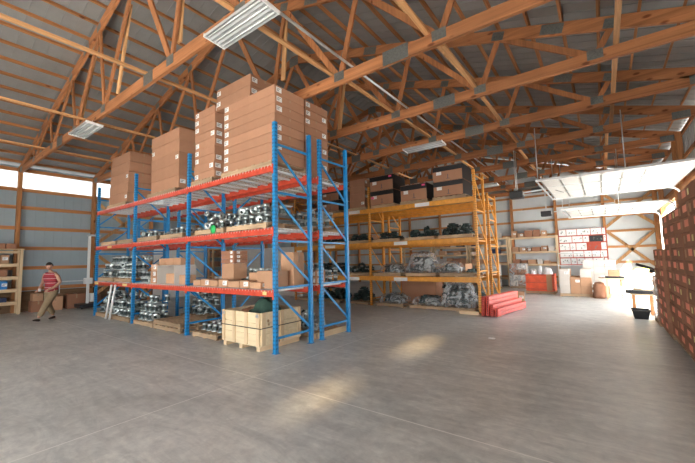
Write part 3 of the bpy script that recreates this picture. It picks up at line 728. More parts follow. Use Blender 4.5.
# ------------------------------------------------------------------ wooden crate
cr = empty('wooden_crate', (-6.13, 5.06, 0), label='large open pine crate strapped on skids under the near blue rack bay', cat='crate')
W, Dp, H0, H1 = .62, .55, .11, .75
for x in (-.55, 0, .55): MB().box(x-.05, x+.05, -Dp, Dp, 0, H0-.02).build('skid', M['pine_y'], cr)
MB().box(-W, W, -Dp, Dp, H0-.02, H0).build('base', M['crate'], cr)
for s, nm in ((-1, 'front'), (1, 'rear')):
    for k in range(3):
        z0 = H0+k*(H1-H0)/3; MB().box(-W, W, s*Dp-.012, s*Dp+.012, z0+.003, z0+(H1-H0)/3-.003).build('side_board', M['crate'], cr)
    for x in (-W+.05, -.2, .2, W-.05): MB().box(x-.045, x+.045, s*(Dp+.023)-.011, s*(Dp+.023)+.011, H0, H1).build('batten', M['pine_z'], cr)
for s in (-1, 1):
    for k in range(3):
        z0 = H0+k*(H1-H0)/3; MB().box(s*W-.012, s*W+.012, -Dp+.013, Dp-.013, z0+.003, z0+(H1-H0)/3-.003).build('end_board', M['crate'], cr)
    for y in (-Dp+.06, 0, Dp-.06): MB().box(s*(W+.023)-.011, s*(W+.023)+.011, y-.045, y+.045, H0, H1).build('batten', M['pine_z'], cr)
mb = MB(); zz = .44; e = .036; 
mb.box(-W-e, W+e, -Dp-e-.002, -Dp-e, zz, zz+.016); mb.box(-W-e, W+e, Dp+e, Dp+e+.002, zz, zz+.016); mb.box(-W-e-.002, -W-e, -Dp-e, Dp+e, zz, zz+.016); mb.box(W+e, W+e+.002, -Dp-e, Dp+e, zz, zz+.016)
mb.build('steel_strap', M['seam'], cr)
for x in (-W+.03, W-.1): MB().box(x, x+.08, -Dp-.0375, -Dp-.0345, H1-.09, H1-.03).build('corner_bracket', M['galv'], cr)
def lump(name, sx, sy, sz, m, seed=0, parent=None, loc=None, n=24, rough=.18, flat=.0):
    """irregular draped heap"""
    rnd = random.Random(seed); ph = [rnd.uniform(0, 6.28) for _ in range(8)]
    vs = []; rings = 9
    for j in range(rings+1):
        a = (pi/2)*j/rings; r = cos(a)**(.55+flat); z = sin(a)**(.8)
        for i in range(n):
            t = 2*pi*i/n; q = 1+rough*(sin(3*t+ph[0])*.5+sin(5*t+ph[1]+j)*.35+sin(9*t+ph[2]-j*1.3)*.3+rnd.uniform(-.25, .25))
            sq = (abs(cos(t))**5+abs(sin(t))**5)**(-.2)
            vs.append((r*q*cos(t)*sx*sq, r*q*sin(t)*sy*sq, sz*z*(1+rough*.6*sin(2*t+ph[3]+j)*cos(a)+rnd.uniform(-.05, .05)*(1 if j else 0))))
    fs = [(j*n+i, j*n+(i+1) % n, (j+1)*n+(i+1) % n, (j+1)*n+i) for j in range(rings) for i in range(n)]
    fs.append(tuple(rings*n+i for i in range(n))); fs.append(tuple(range(n))[::-1])
    mb = MB(); mb.add(vs, fs, 0, True); return mb.build(name, m, parent, loc)
o = lump('tarpaulin', .27, .32, .86, M['greycloth'], 3, None, (-5.93, 5.05, .115), rough=.2); tag(o, 'crumpled dark green tarpaulin heaped in the open pine crate', 'tarpaulin')
o = lump('packing_paper', .17, .30, .62, M['carton'], 5, None, (-6.50, 5.05, .115), rough=.12); tag(o, 'crumpled brown paper in the open pine crate', 'paper')

# ------------------------------------------------------------------ yellow rack goods
def strapped(x, y, z, sx, sy, sz, lab, pk, grp):
    t = empty('strapped_carton', (x, y, z), label=lab, cat='cardboard box', group=grp)
    MB().box(-sx/2, sx/2, -sy/2, sy/2, 0, sz).build('body', M['carton'], t, bevel=.006)
    MB().box(-sx/2-.003, sx/2+.003, -sy/2-.004, -sy/2-.001, sz*.66, sz*.97).build('black_band', M['seam'], t)
    MB().box(sx/2+.001, sx/2+.005, -sy/2, sy/2, .01, sz-.01).build('end_wrap', M['seam'], t)
    MB().box(-sx/2-.002, sx/2+.002, -sy/2, sy/2, sz+.001, sz+.004).build('top_sheet', M['seam'], t)
    MB().box(-sx*.38, -sx*.2, -sy/2-.007, -sy/2-.0045, sz*.42, sz*.64).build('shipping_label', M['paper'], t)
    a = MB(); a.box(.02-.012, .02+.012, -sy/2-.003, -sy/2-.001, sz*.12, sz*.42); a.box(-.04, .08, -sy/2-.003, -sy/2-.001, sz*.12, sz*.15); a.build('print_mark', M['print'], t)
    if pk: MB().box(*((sx*.33, sx*.45) if pk == 1 else (-sx*.45, -sx*.33)), -sy/2-.008, -sy/2-.0045, sz*.82 if pk == 1 else sz*.45, sz*.93 if pk == 1 else sz*.58).build('pink_sticker', M['pink'], t)
    return t
SG = 'large black-banded cartons on the yellow rack'
zp = ZO[2]+.002
pallet(-6.70, OY+.55, zp, 'pallet under the two banded cartons left on the yellow rack', 1.05, 1.0)
strapped(-6.72, OY+.52, zp+.126, 1.02, 1.0, .55, 'black-banded carton, lower of two at the left on the yellow rack', 2, SG)
strapped(-6.72, OY+.52, zp+.126+.555, 1.02, 1.0, .56, 'black-banded carton, upper of two at the left on the yellow rack', 1, SG)
pallet(-5.4, OY+.55, zp, 'pallet under the single banded carton on the yellow rack', 1.1, 1.0)
strapped(-5.38, OY+.52, zp+.126, 1.02, 1.0, .58, 'single black-banded carton in the middle of the yellow rack top', 1, SG)
pallet(-4.1, OY+.55, zp, 'pallet under the two banded cartons at the right of the yellow rack', 1.15, 1.0)
strapped(-4.1, OY+.52, zp+.126, 1.02, 1.0, .52, 'black-banded carton, lower of two at the right end', 0, SG)
strapped(-4.1, OY+.52, zp+.126+.525, 1.02, 1.0, .52, 'black-banded carton, upper of two at the right end', 0, SG)
pallet(-7.95, OY+.55, zp, 'pallet under the plain carton stack on the yellow rack', 1.0, 1.0)
for i in range(4): carton(-7.9, OY+.5, zp+.126+i*.29, .75, .85, .286, 'plain brown carton, %s of four beside the banded cartons' % ordn(i, 4), 'carton', 0, 'x' if i else 'y', 'plain cartons on the yellow rack')
pallet(-9.3, OY+.55, zp, 'pallet under cartons at the far left of the yellow rack', 1.1, 1.0)
for i in range(2): strapped(-9.3, OY+.5, zp+.126+i*.455, .95, .95, .45, '%s banded carton seen through the blue end frame' % ('lower', 'upper')[i], 0, SG)
def bundle(x, y, z, w, h, lab, n=10, seed=1, kind='iron_casting', d=.45, grp='film-wrapped bundles'):
    t = empty('wrapped_bundle', (x, y, z), label=lab, cat='bundle', group=grp)
    rnd = random.Random(seed); me = CAST if kind == 'iron_casting' else HUB
    k = max(1, int(h/.14)); 
    for r in range(k):
        m = max(1, int(w/.34*(1-.35*r/k)))
        for i in range(m):
            for j in range(2):
                c = link('casting', me, t); c.location = ((i-(m-1)/2)*.33+rnd.uniform(-.03, .03), (j-.5)*.36*(1-.3*r/k), r*.13+.05); c.rotation_euler = (rnd.uniform(-.2, .2), rnd.uniform(-.2, .2), rnd.uniform(0, 6))
    lump('plastic_film', w/2+.03, d, h*1.08, M['film'], seed, t, (0, 0, .005), rough=.12, flat=.2)
    return t
def castpile(x0, x1, z, rows, lab, y0=OY+.1, y1=OY+1.0, pitch=.34, grp=None):
    pile('iron_casting', x0, x1, y0, y1, z, rows, lab, grp or lab, pitch=pitch, hz=.135, upright=.9, taper=.25)
for zi, z in ((1, ZO[0]), (2, ZO[1])):
    for k, x in enumerate((-6.6, -5.25, -3.95, -8.0, -9.4, -10.7)):
        pallet(x, OY+.55, z+.002, 'pallet on the %s shelf of the yellow rack, %s' % (('lower', 'upper')[zi-1], ('left of the right bay', 'middle of the right bay', 'at the right end', 'just left of the centre post', 'middle of the left bay', 'at the far left')[k]), 1.15, 1.0)
castpile(-7.1, -6.1, ZO[1]+.13, 2, 'dark iron casting on the upper yellow shelf, left pallet')
castpile(-5.8, -4.7, ZO[1]+.13, 2, 'dark iron casting on the upper yellow shelf, middle pallet')
castpile(-4.5, -3.4, ZO[1]+.13, 3, 'dark iron casting on the upper yellow shelf, right pallet')
castpile(-8.5, -7.5, ZO[1]+.13, 2, 'dark iron casting on the upper yellow shelf left of the centre post')
castpile(-10.2, -8.8, ZO[1]+.13, 2, 'dark iron casting on the upper yellow shelf in the left bay')
bundle(-5.3, OY+.5, ZO[0]+.13, 1.02, .68, 'tall film-wrapped bundle of castings on the lower yellow shelf', seed=4)
bundle(-6.5, OY+.5, ZO[0]+.13, .92, .34, 'low film-wrapped bundle left of the tall one on the lower shelf', seed=5)
bundle(-4.27, OY+.5, ZO[0]+.13, .72, .36, 'low film-wrapped bundle at the right of the lower yellow shelf', seed=6)
castpile(-3.75, -3.35, ZO[0]+.13, 1, 'dark iron casting at the right end of the lower yellow shelf')
castpile(-8.5, -7.5, ZO[0]+.13, 2, 'dark iron casting on the lower yellow shelf left of the centre post')
castpile(-10.3, -8.8, ZO[0]+.13, 3, 'dark iron casting on the lower yellow shelf in the left bay')
for k, x in enumerate((-6.5, -5.1, -3.95, -8.0, -9.4, -10.7)):
    pallet(x, OY+.5, 0, 'pallet on the floor under the yellow rack, %s' % ('left of the right bay', 'middle of the right bay', 'at the right end', 'just left of the centre post', 'middle of the left bay', 'at the far left')[k], 1.15, 1.05)
bundle(-3.97, OY+.42, .127, 1.0, .84, 'big film-wrapped bundle on the floor at the right end of the yellow rack', seed=9, d=.5)
bundle(-6.5, OY+.45, .127, 1.0, .33, 'low film-wrapped bundle on the floor by the centre post', seed=10)
bundle(-5.1, OY+.45, .127, 1.0, .28, 'flat film-wrapped bundle on the floor mid bay', seed=11)
castpile(-4.75, -4.4, .0, 2, 'dark iron casting on the floor between the wrapped bundles', y1=OY+.5)
castpile(-8.5, -7.5, .13, 4, 'dark iron casting on the floor pallet left of the centre post')
castpile(-10.2, -8.8, .13, 4, 'dark iron casting on the floor pallets of the left bay')
carton(-6.1, 13.35, .0, 1.5, .7, .90, 'large plain brown carton on the floor behind the yellow rack', 'carton', 0, 'none')
# back yellow row: dark stacks and cartons
pile('iron_casting', -5.2, -3.6, 13.0, 13.8, .02, 6, 'dark iron casting in the tall stacks behind the yellow rack', 'stacked castings behind the yellow rack', pitch=.36, hz=.14, upright=1, taper=0)
for k, (x, z, h, m) in enumerate(((-6.85, 1.12, .35, 'carton_d'), (-6.13, 1.12, .5, 'carton_d'), (-5.4, 1.12, .3, 'carton_b'), (-4.5, 1.12, .4, 'carton_b'), (-9.5, 2.41, .45, 'carton_b'), (-8.6, 2.41, .45, 'carton_b'))):
    carton(x, 13.4, z+.002, .7, .8, h, 'brown carton on the back yellow rack, %s' % ('lower shelf far left', 'lower shelf second from left', 'lower shelf third from left', 'lower shelf at the right', 'upper shelf left of another', 'upper shelf right of another')[k], m, 0, 'y', 'cartons on the back yellow rack')

# red spare beams stacked at the end of the yellow rack
k = 0
for r in range(5):
    for c in range(4 if r < 2 else 3 if r < 3 else 2):
        xo = -2.98+c*.125; zo = .02+r*.112
        o = empty('rack_beam', (xo+.0, 10.75+r*.02, zo), rz=radians(-9), label='red steel rack beam, %s layer of the floor stack, %s from the yellow rack' % (('lowest', 'second', 'third', 'fourth', 'top')[r], ('first', 'second', 'third', 'last')[c]), cat='rack beam', group='spare red beams stacked on the floor')
        MB().box(-.03, .03, 0, 2.35, 0, .105).build('beam', M['redbeam'], o, bevel=.004)
        MB().box(-.045, .045, -.012, .0, -.0, .108).build('end_plate', M['redbeam'], o)
        mb = MB(); mb.box(-.012, .012, -.014, -.0125, .02, .045); mb.box(-.012, .012, -.014, -.0125, .065, .09); mb.build('slot', M['seam'], o)
for i, y in enumerate((10.95, 12.6)):
    o = MB().box(-.08, .45, -.04, .04, 0, .018).build('spacer_board', M['pine_x'], loc=(-2.98+i*.28, y, 0)); tag(o, 'thin timber spacer under the %s end of the red beams' % ('near', 'far')[i], 'board')
o = MB().box(-.3, .3, -.05, .05, 0, .1).build('timber_block', M['pine_x'], loc=(-3.45, 10.95, 0)); tag(o, 'short timber block at the foot of the yellow upright', 'block')
carton(-2.75, 14.55, 0, .50, .42, .42, 'single brown carton standing alone on the open floor', 'carton_b', .15, 'y')

o = lump('paper_scrap', .07, .05, .02, M['paper'], 77, None, (-2.05, 7.95, .001), n=12); tag(o, 'small white paper scrap lying on the open concrete floor', 'litter')
# ------------------------------------------------------------------ shelving on the back wall
def shelf_unit(name, x0, x1, y0, y1, levels, top, lab, pal='pine'):
    t = empty(name, ((x0+x1)/2, y0, 0), label=lab, cat='shelving', group='wooden shelving units'); cx = (x0+x1)/2
    for xx in (x0, x1):
        for yy in (y0, y1-.09): MB().box(xx-cx-.045, xx-cx+.045, yy-y0, yy-y0+.09, 0, top).build('post', M['pine_z'], t)
    for z in levels:
        MB().box(x0-cx+.046, x1-cx-.046, 0.0, y1-y0, z-.02, z).build('shelf_board', M['pine_x'], t)
        MB().box(x0-cx+.046, x1-cx-.046, .0, .04, z-.11, z-.021).build('shelf_rail', M['pine_x'], t)
    return t
bs = [(-4.46, -2.04), (-6.85, -4.6), (-9.3, -7.0), (-11.7, -9.45)]
for i, (a, b) in enumerate(bs):
    shelf_unit('storage_shelf', a, b, YB-.75, YB-.22, (.3, 1.30, 2.02, 2.86) if i == 0 else (.5, 1.35, 1.95, 2.45, 2.9), 2.9 if i == 0 else 2.95, ('tall pine shelving on the back wall beside the picture board', 'pine shelving on the back wall behind the yellow rack end', 'pine shelving on the back wall seen through the yellow rack', 'pine shelving on the back wall behind the far yellow bay')[i])
pn = 0
rs = random.Random(11)
kinds = ['carton_b', 'carton_d', 'carton_w', 'carton_b', 'carton_d', 'carton_b', 'carton_w', 'navybox']
kn = {'carton_b': 'light brown', 'carton_d': 'dark brown', 'carton_w': 'white', 'navybox': 'dark blue', 'bluebox': 'blue'}
for i, (a, b) in enumerate(bs):
    for li, z in enumerate((.3, 1.30, 2.02, 2.86) if i == 0 else (.5, 1.35, 1.95, 2.45, 2.9)):
        if i == 3 or (li == 0 and i > 0): continue
        x = a+.12; n = 0
        while x < b-.35:
            w = rs.uniform(.24, .46); h = rs.uniform(.22, .5) if (i == 0 and li == 3) else rs.uniform(.16, .40)
            if x+w > b-.08: break
            m = rs.choice(kinds)
            if rs.random() < .85:
                n += 1
                carton(x+w/2, YB-.5, z+.001, w, .36, h, '%s box, %s from the left on the %s shelf of the %s unit' % (kn[m], ORD[n-1].replace('lowest', 'first'), ('bottom', 'second', 'third', 'fourth', 'top')[li] if not (i == 0 and li == 3) else 'top', ('right-hand', 'second', 'third', 'leftmost')[i]), m, rs.uniform(-.1, .1), rs.choice(['none', 'y']), 'boxes on the back wall shelving', tape=False)
            x += w+rs.uniform(.02, .08)
# picture board
pb = empty('picture_board', (-.88, YB-.235, 1.20), label='red board covered in pinned white sheets of part drawings', cat='notice board')
MB().box(-1.10, 1.10, 0, .02, 0, 2.0).build('backing', M['board'], pb)
rs = random.Random(5); z = .05
for r, h in enumerate((.36, .36, .40, .36, .36)):
    x = -1.07
    while x < 1.0:
        w = rs.choice((.28, .36, .5, .62)); w = min(w, 1.07-x)
        dark = (r == 2 or r == 3) and x > .2 and x < .8
        if w > .1:
            s = MB().box(x+.01, x+w-.02, -.006, -.001, z, z+h-.03).build('sheet', M['seam'] if dark and r == 3 else M['board'] if dark else M['paper'], pb)
            mb = MB()
            for q in range(max(2, int(w/.09))):
                cxx = x+.05+rs.uniform(0, max(.01, w-.12)); cz = z+.07+rs.uniform(0, h-.19); rr_ = rs.uniform(.012, .03)
                mb.tube((cxx, -.0062, cz), (cxx, -.0085, cz), rr_, 8); mb.box(cxx-rr_*1.6, cxx+rr_*1.6, -.008, -.0062, cz-rr_*1.9, cz-rr_*1.5)
            mb.build('drawing', M['gusset'], s)
        x += w
    z += h+.03
# rail in front of the board
o = MB().bar((-2.0, 0, 1.86), (.0, 0, 1.82), .03, .04).tube((-2.0, 0, 0), (-2.0, 0, 1.9), .02).tube((0, 0, 0), (0, 0, 1.86), .02).bar((-2, 0, 1.2), (0, 0, 1.2), .03, .04).build('hand_rail', M['galv'], loc=(0, YB-1.1, 0)); tag(o, 'thin grey metal rail standing before the picture board', 'rail')

# ------------------------------------------------------------------ goods on the floor by the back
def goods(x, y, nx, ny, nz, sx, sy, sz, desc, m, film=False, rz=0, drop=0):
    pallet(x, y, 0, 'pallet under the %s' % desc, nx*sx+.02, ny*sy+.02)
    rnd = random.Random(int(x*100)); c = 0
    for k in range(nz):
        for i in range(nx):
            for j in range(ny):
                if k == nz-1 and rnd.random() < drop: continue
                if j == 1 and k < nz-2: continue          # out of sight behind the front ones
                mm = rnd.choice(m) if isinstance(m, list) else m
                carton(x+(i-(nx-1)/2)*sx, y+(j-(ny-1)/2)*sy, .127+k*(sz+.003), sx-.01, sy-.01, sz, '%s carton in the %s, %s layer, %s %s' % (kn[mm], desc, ordn(k, nz), ('front', 'rear', 'third')[j], ('left', 'middle', 'right', 'far right')[i] if nx > 2 else ('left', 'right')[i] if nx > 1 else 'one'), mm, 0, 'y' if rnd.random() < .5 else 'none', 'cartons in the '+desc, tape=False)
    if film:
        wm = MB().box(-nx*sx/2-.02, nx*sx/2+.02, -ny*sy/2-.02, ny*sy/2+.02, 0, nz*sz+.03); wm.f.pop(0); wm.m.pop(0); wm.sm.pop(0); o = wm.build('stretch_wrap', M['film'], loc=(x, y, .13)); tag(o, 'clear stretch film around the %s' % desc, 'plastic wrap')
goods(-1.03, 18.1, 3, 2, 3, .38, .5, .34, 'carton pallet right of the red crate', ['carton_b', 'carton_w'], drop=.3)
goods(.30, 18.3, 3, 2, 3, .36, .45, .32, 'sunlit carton pallet near the far door', ['carton_w', 'carton_b'], drop=.4)
goods(-3.85, 21.3, 2, 2, 4, .40, .4, .30, 'film-wrapped pallet before the shelving', ['carton_w', 'carton_d'], film=True)
goods(-5.0, 20.0, 2, 2, 4, .42, .4, .30, 'wrapped pallet beyond the yellow rack end', ['carton_w'], film=True)
goods(-.2, 21.4, 3, 1, 4, .45, .5, .34, 'white carton pallet under the picture board', ['carton_w'])
goods(1.5, 21.6, 2, 1, 2, .45, .5, .36, 'carton pallet in the back corner', ['carton_w', 'carton_b'])
# red crate
rc_ = empty('red_crate', (-2.45, 18.75, 0), rz=0, label='orange-red board crate on a pallet, filled with white bags', cat='crate')
MB().box(-.58, .58, -.5, .5, .127, .155).build('base', M['redcrate'], rc_)
for s in (-1, 1):
    MB().box(-.58, .58, s*.49-.012, s*.49+.012, .155, .90).build('side_panel', M['redcrate'], rc_); MB().box(s*.57-.012, s*.57+.012, -.477, .477, .155, .90).build('end_panel', M['redcrate'], rc_)
for z in (.2, .5, .84): MB().box(-.6, .6, -.517, -.504, z, z+.045).build('rail', M['orange'], rc_)
MB().box(.28, .50, -.52, -.503, .16, .9).build('panel_patch', M['carton_b'], rc_)
pallet(-2.45, 18.75, 0, 'pallet under the orange-red crate', 1.2, 1.05)
for i, (dx, dy, s) in enumerate(((-.32, 0, .19), (.30, 0, .20), (-.01, .0, .10))):
    o = lump('white_bag', s, s*1.6, .95+.08*i, M['bag'], 20+i, None, (-2.45+dx, 18.75+dy, .16)); tag(o, 'crumpled white bag on the orange-red crate, %s' % ('at its left', 'at its right', 'at its back')[i], 'bag', 'white bags in the red crate')
o = lump('dark_sack', .2, .22, .62, M['carton_d'], 31, None, (-.22+.0, 17.45, 0), flat=-.3); tag(o, 'round brown wrapped sack between the two carton pallets', 'sack')
o = empty('work_bench', (.35, 17.3, 0), label='low bench with a black slab on it, near the far door', cat='bench')
MB().box(-.35, .35, -.2, .2, .78, .82).build('bench_top', M['pine_x'], o)
for sx in (-.3, .3):
    for sy in (-.15, .15): MB().box(sx-.03, sx+.03, sy-.03, sy+.03, 0, .78).build('leg', M['pine_z'], o)
o = MB().box(-.3, .3, -.16, .16, 0, .06).build('black_slab', M['black'], loc=(.3, 17.3, .822), bevel=.01); tag(o, 'flat black slab lying on the low bench', 'slab')
cart = empty('supply_cart', (1.35, 20.2, 0), label='metal wire cart loaded with cartons under a yellow-green bag', cat='cart')
for z in (.25, .6, .95): MB().box(-.4, .4, -.25, .25, z, z+.02).build('shelf', M['galv'], cart)
for sx in (-.38, .38):
    for sy in (-.23, .23): MB().tube((sx, sy, .08), (sx, sy, 1.1), .014, 8).build('post', M['galv'], cart); MB().tube((sx, sy-.012, .045), (sx, sy+.012, .045), .045, 12).build('wheel', M['black'], cart)
o = lump('yellow_bag', .3, .2, .14, M['yellowbag'], 41, None, (1.35, 20.2, .971)); tag(o, 'yellow-green bag lying on the wire cart', 'bag')
for i, (dx, z) in enumerate(((-.2, .271), (.18, .271), (-.18, .621), (.2, .621))): carton(1.35+dx, 20.2, z, .32, .4, .24, '%s carton on the %s tier of the wire cart' % (('left', 'right')[i % 2], ('lower', 'upper')[i//2]), 'carton_w', 0, 'y', 'cartons on the wire cart')

# ------------------------------------------------------------------ wall of cartons on the right
WG = 'brown cartons with coloured labels in the right-hand wall'
bw, bh, bd = .655, .2135, 1.05
mb = MB(); mb.box(0, bd, -bw/2, bw/2, 0, bh); BXM = mb.mesh('cardboard_box', M['carton_d'])
lab_r = MB().box(-.0025, -.001, -.31, -.01, .075, .18).mesh('paper_label', M['redpaper'])
lab_y = MB().box(-.0025, -.001, .10, .20, .07, .16).mesh('paper_label', M['yelpaper'])
lab_w = MB().box(-.0025, -.001, .16, .28, .05, .17).mesh('paper_label', M['carton_b'])
def wallbox(x, y, z, lab, r):
    o = link('cardboard_box', BXM, loc=(x+r.uniform(-.012, .012), y+r.uniform(-.006, .006), z)); o.rotation_euler = (0, 0, r.uniform(-.012, .012))
    bv = o.modifiers.new('bevel', 'BEVEL'); bv.width = .008; bv.segments = 1
    tag(o, lab, 'cardboard box', WG)
    q = r.random(); link('paper_label', lab_r if q < .8 else lab_y, o)
    if r.random() < .45: link('paper_label', lab_w if r.random() < .5 else lab_y, o) if q < .8 else None
rr = random.Random(3)
cols = [(5.15, 13), (5.83, 13), (6.51, 12), (7.19, 12), (7.87, 11), (8.55, 11), (9.23, 11)]
for ci, (y, n) in enumerate(cols):
    pallet(1.02+.55, y, 0, 'pallet under the %s column of the right-hand carton wall' % ('nearest', 'second', 'third', 'fourth', 'fifth', 'sixth', 'seventh')[ci], 1.0, .64)
    for k in range(n):
        wallbox(1.02, y, .127+k*(bh+.002), 'brown carton in the right-hand wall, %s row up, %s column from the camera' % (('bottom',)+tuple(ORD[1:]))[k:k+1][0:1] + () if False else 'brown carton in the right-hand wall, %s row up, %s column from the camera' % (ORD[k].replace('lowest', 'first'), ('nearest', 'second', 'third', 'fourth', 'fifth', 'sixth', 'seventh')[ci]), rr)
for ci, (y, n) in enumerate(((9.95, 8), (10.62, 8))):
    pallet(.98+.55, y, 0, 'pallet under the %s low column at the end of the carton wall' % ('inner', 'outer')[ci], 1.0, .64)
    for k in range(n):
        wallbox(.97, y, .127+k*(bh+.002), 'brown carton in the low end of the right-hand wall, %s row up, %s column' % (ORD[k].replace('lowest', 'first'), ('inner', 'outer')[ci]), rr)
# odd items past the carton wall
goods(1.35, 11.75, 1, 2, 4, .7, .5, .26, 'film-wrapped pile past the carton wall', ['carton_w', 'carton_d'], film=True)
tb = empty('plastic_tub', (.72, 12.45, 0), label='black open plastic tub on the floor past the carton wall', cat='tub')
mb = MB(); b0, b1, h = .14, .19, .24
mb.add([(-b0, -b0*1.4, 0), (b0, -b0*1.4, 0), (b0, b0*1.4, 0), (-b0, b0*1.4, 0), (-b1, -b1*1.4, h), (b1, -b1*1.4, h), (b1, b1*1.4, h), (-b1, b1*1.4, h)], [(0, 3, 2, 1), (0, 1, 5, 4), (1, 2, 6, 5), (2, 3, 7, 6), (3, 0, 4, 7)])
mb.build('body', M['black'], tb)
mb = MB(); 
for s in (-1, 1): mb.box(-b1-.015, b1+.015, s*b1*1.4-.01, s*b1*1.4+.01, h-.02, h); mb.box(s*b1-.01, s*b1+.01, -b1*1.4, b1*1.4, h-.02, h)
mb.build('rim', M['black'], tb)
sb = empty('side_table', (.84, 13.3, 0), label='rough wooden stand holding a black tray, past the carton wall', cat='stand')
MB().box(-.28, .28, -.2, .2, .56, .60).build('table_top', M['pine_x'], sb)
for sx, sy in ((.2, -.15), (.2, .15), (-.2, .15), (-.2, -.15)): MB().box(sx-.035, sx+.035, sy-.035, sy+.035, 0, .56).build('leg', M['post_z'], sb)
o = MB().box(-.34, .30, -.22, .22, 0, .09).build('black_tray', M['black'], loc=(.80, 13.28, .602), bevel=.015); tag(o, 'flat black tray on the rough wooden stand', 'tray')
for i, (p, q) in enumerate((((-.45, 0, .30), (.30, .1, 0)), ((-.18, .12, .12), (.32, .2, 0)))):
    o = MB().tube(p, q, .035, 10).build('black_bar', M['black'], loc=(1.1, 11.35+i*.2, 1.20+.0)); tag(o, '%s black bar sticking out over the end of the carton wall' % ('longer', 'shorter')[i], 'bar', 'black bars on the wrapped pile')
# ------------------------------------------------------------------ left wall goods
ls = shelf_unit('storage_shelf', 0, 1, 0, .5, (), 2.3, 'pine shelving against the left wall at the picture edge') if False else None
t = empty('storage_shelf', (-18.0, 2.15, 0), label='pine shelving full of boxes against the left wall', cat='shelving', group='wooden shelving units')
for y in (-1.2, 1.02):
    for xx in (-.22, .22): MB().box(xx-.03, xx+.03, y-.045, y+.045, 0, 2.42).build('post', M['pine_z'], t)
LZ = (.48, .95, 1.42, 1.90, 2.40)
for z in LZ: MB().box(-.26, .26, -1.14 if z < 2.3 else -1.28, .96 if z < 2.3 else 1.1, z-.03 if z < 2.3 else z+.021, z if z < 2.3 else z+.05).build('shelf_board', M['pine_y'], t); MB().box(.22, .26, -1.14, .96, z-.12, z-.031).build('shelf_rail', M['pine_y'], t)
rs = random.Random(8)
for li, z in enumerate((.48, .95, 1.42, 1.90, 2.45)):
    y = 1.02; n = 0
    while y < 3.0:
        w = rs.uniform(.18, .42) if li not in (1, 0) else .2
        if y+w > 3.05: break
        m = {0: 'navybox', 1: 'bluebox' if n % 3 else 'carton_w', 2: 'carton_d', 3: 'carton_b', 4: 'carton_d'}[li]
        if not (li == 4 and n == 1):
            o = carton(0, 0, 0, .36, w, (.16, .30, .26, .33, .2)[li], '%s box on the left wall shelving, %s shelf, %s from the far left' % (kn.get(m, 'blue'), ('bottom', 'second', 'third', 'fourth', 'top')[li], ORD[n].replace('lowest', 'first')), m, 0, 'x' if li in (1, 3) else 'none', 'boxes on the left wall shelving', tape=False)
            o.location = (-17.97, y+w/2, z+.001)
        y += w+.03; n += 1
for i, (y, w, h, m) in enumerate(((3.75, .42, .42, 'carton_d'), (4.25, .5, .55, 'carton_b'), (4.95, .6, .6, 'carton_d'), (5.6, .45, .5, 'carton_d'), (3.72, .3, .28, 'carton_b'))):
    o = carton(-18.05, y, 0 if i < 4 else .43, .45, w, h, 'brown carton on the floor at the left wall, %s' % ('beside the shelving', 'second from the shelving', 'behind the person', 'nearest the wrapping mast', 'small one on another')[i], m, 0, 'none', 'cartons along the left wall')
# pallet wrapping mast
w = empty('pallet_wrapper', (-17.4, 5.2, 0), label='white pallet wrapping machine with tall mast by the left wall', cat='machine')
MB().box(-.35, .35, -.35, .35, .05, .2).build('base', M['black'], w, bevel=.02)
for a, b in ((-.25, -.25), (.25, -.25), (-.25, .25), (.25, .25)): MB().tube((a, b-.02, .04), (a, b+.02, .04), .04, 12).build('wheel', M['black'], w)
MB().box(-.04, .04, -.045, .045, .2, 3.0).build('mast', M['white'], w, bevel=.008)
MB().box(-.10, .10, -.14, .14, 1.0, 1.25).build('carriage', M['white'], w, bevel=.02)
mb = MB(); mb.bar((0, -.14, 1.15), (0, -.95, 1.15), .04, .04); mb.bar((0, -.95, 1.15), (0, -.95, .7), .04, .04, up=(1, 0, 0)); mb.build('guide_arm', M['galv'], w)
MB().box(-.2, .2, -.03, .35, 3.0, 3.06).build('top_bracket', M['galv'], w)
MB().box(-.12, .12, .08, .3, .25, .6).build('film_roll_box', M['white'], w, bevel=.01)

# white lining and partition seen through the blue rack
o = MB().box(0, .02, 0, 2.9, 0, 2.75).build('trim_1', M['partition'], loc=(-18.29, 8.2, 0)); o['kind'] = 'structure'
o = MB().box(0, 5.6, 0, .12, 0, 2.5).build('trim_2', M['partition'], loc=(-17.9, 12.6, 0)); o['kind'] = 'structure'
o = MB().box(0, .12, 0, .42, 0, .62).build('body', M['white'], eb := empty('electrical_cabinet', (-18.265, 9.1, 1.45), label='white electrical cabinet on the white wall lining behind the blue rack', cat='cabinet'), bevel=.01)
MB().box(.121, .128, .03, .39, .03, .59).build('door', M['white'], eb, bevel=.004)
t = empty('storage_shelf', (-18.0, 11.75, 0), label='pine shelving with dark boxes in the corner by the white partition', cat='shelving', group='wooden shelving units')
for y in (-.55, .55):
    for xx in (-.22, .22): MB().box(xx-.03, xx+.03, y-.045, y+.045, 0, 2.6).build('post', M['pine_z'], t)
for z in (.4, 1.0, 1.55, 2.1, 2.55): MB().box(-.25, .25, -.5, .5, z-.03, z).build('shelf_board', M['pine_y'], t)
rs = random.Random(18)
for li, z in enumerate((.4, 1.0, 1.55, 2.1)):
    for n in range(3):
        o = carton(0, 0, 0, .36, .28, rs.uniform(.2, .4), 'brown box on the corner shelving by the partition, %s shelf, %s from the left' % (('bottom', 'second', 'third', 'fourth')[li], ('first', 'second', 'third')[n]), 'carton_d', 0, 'none', 'boxes on the corner shelving', tape=False)
        o.location = (-17.97, 11.4+n*.33, z+.001)

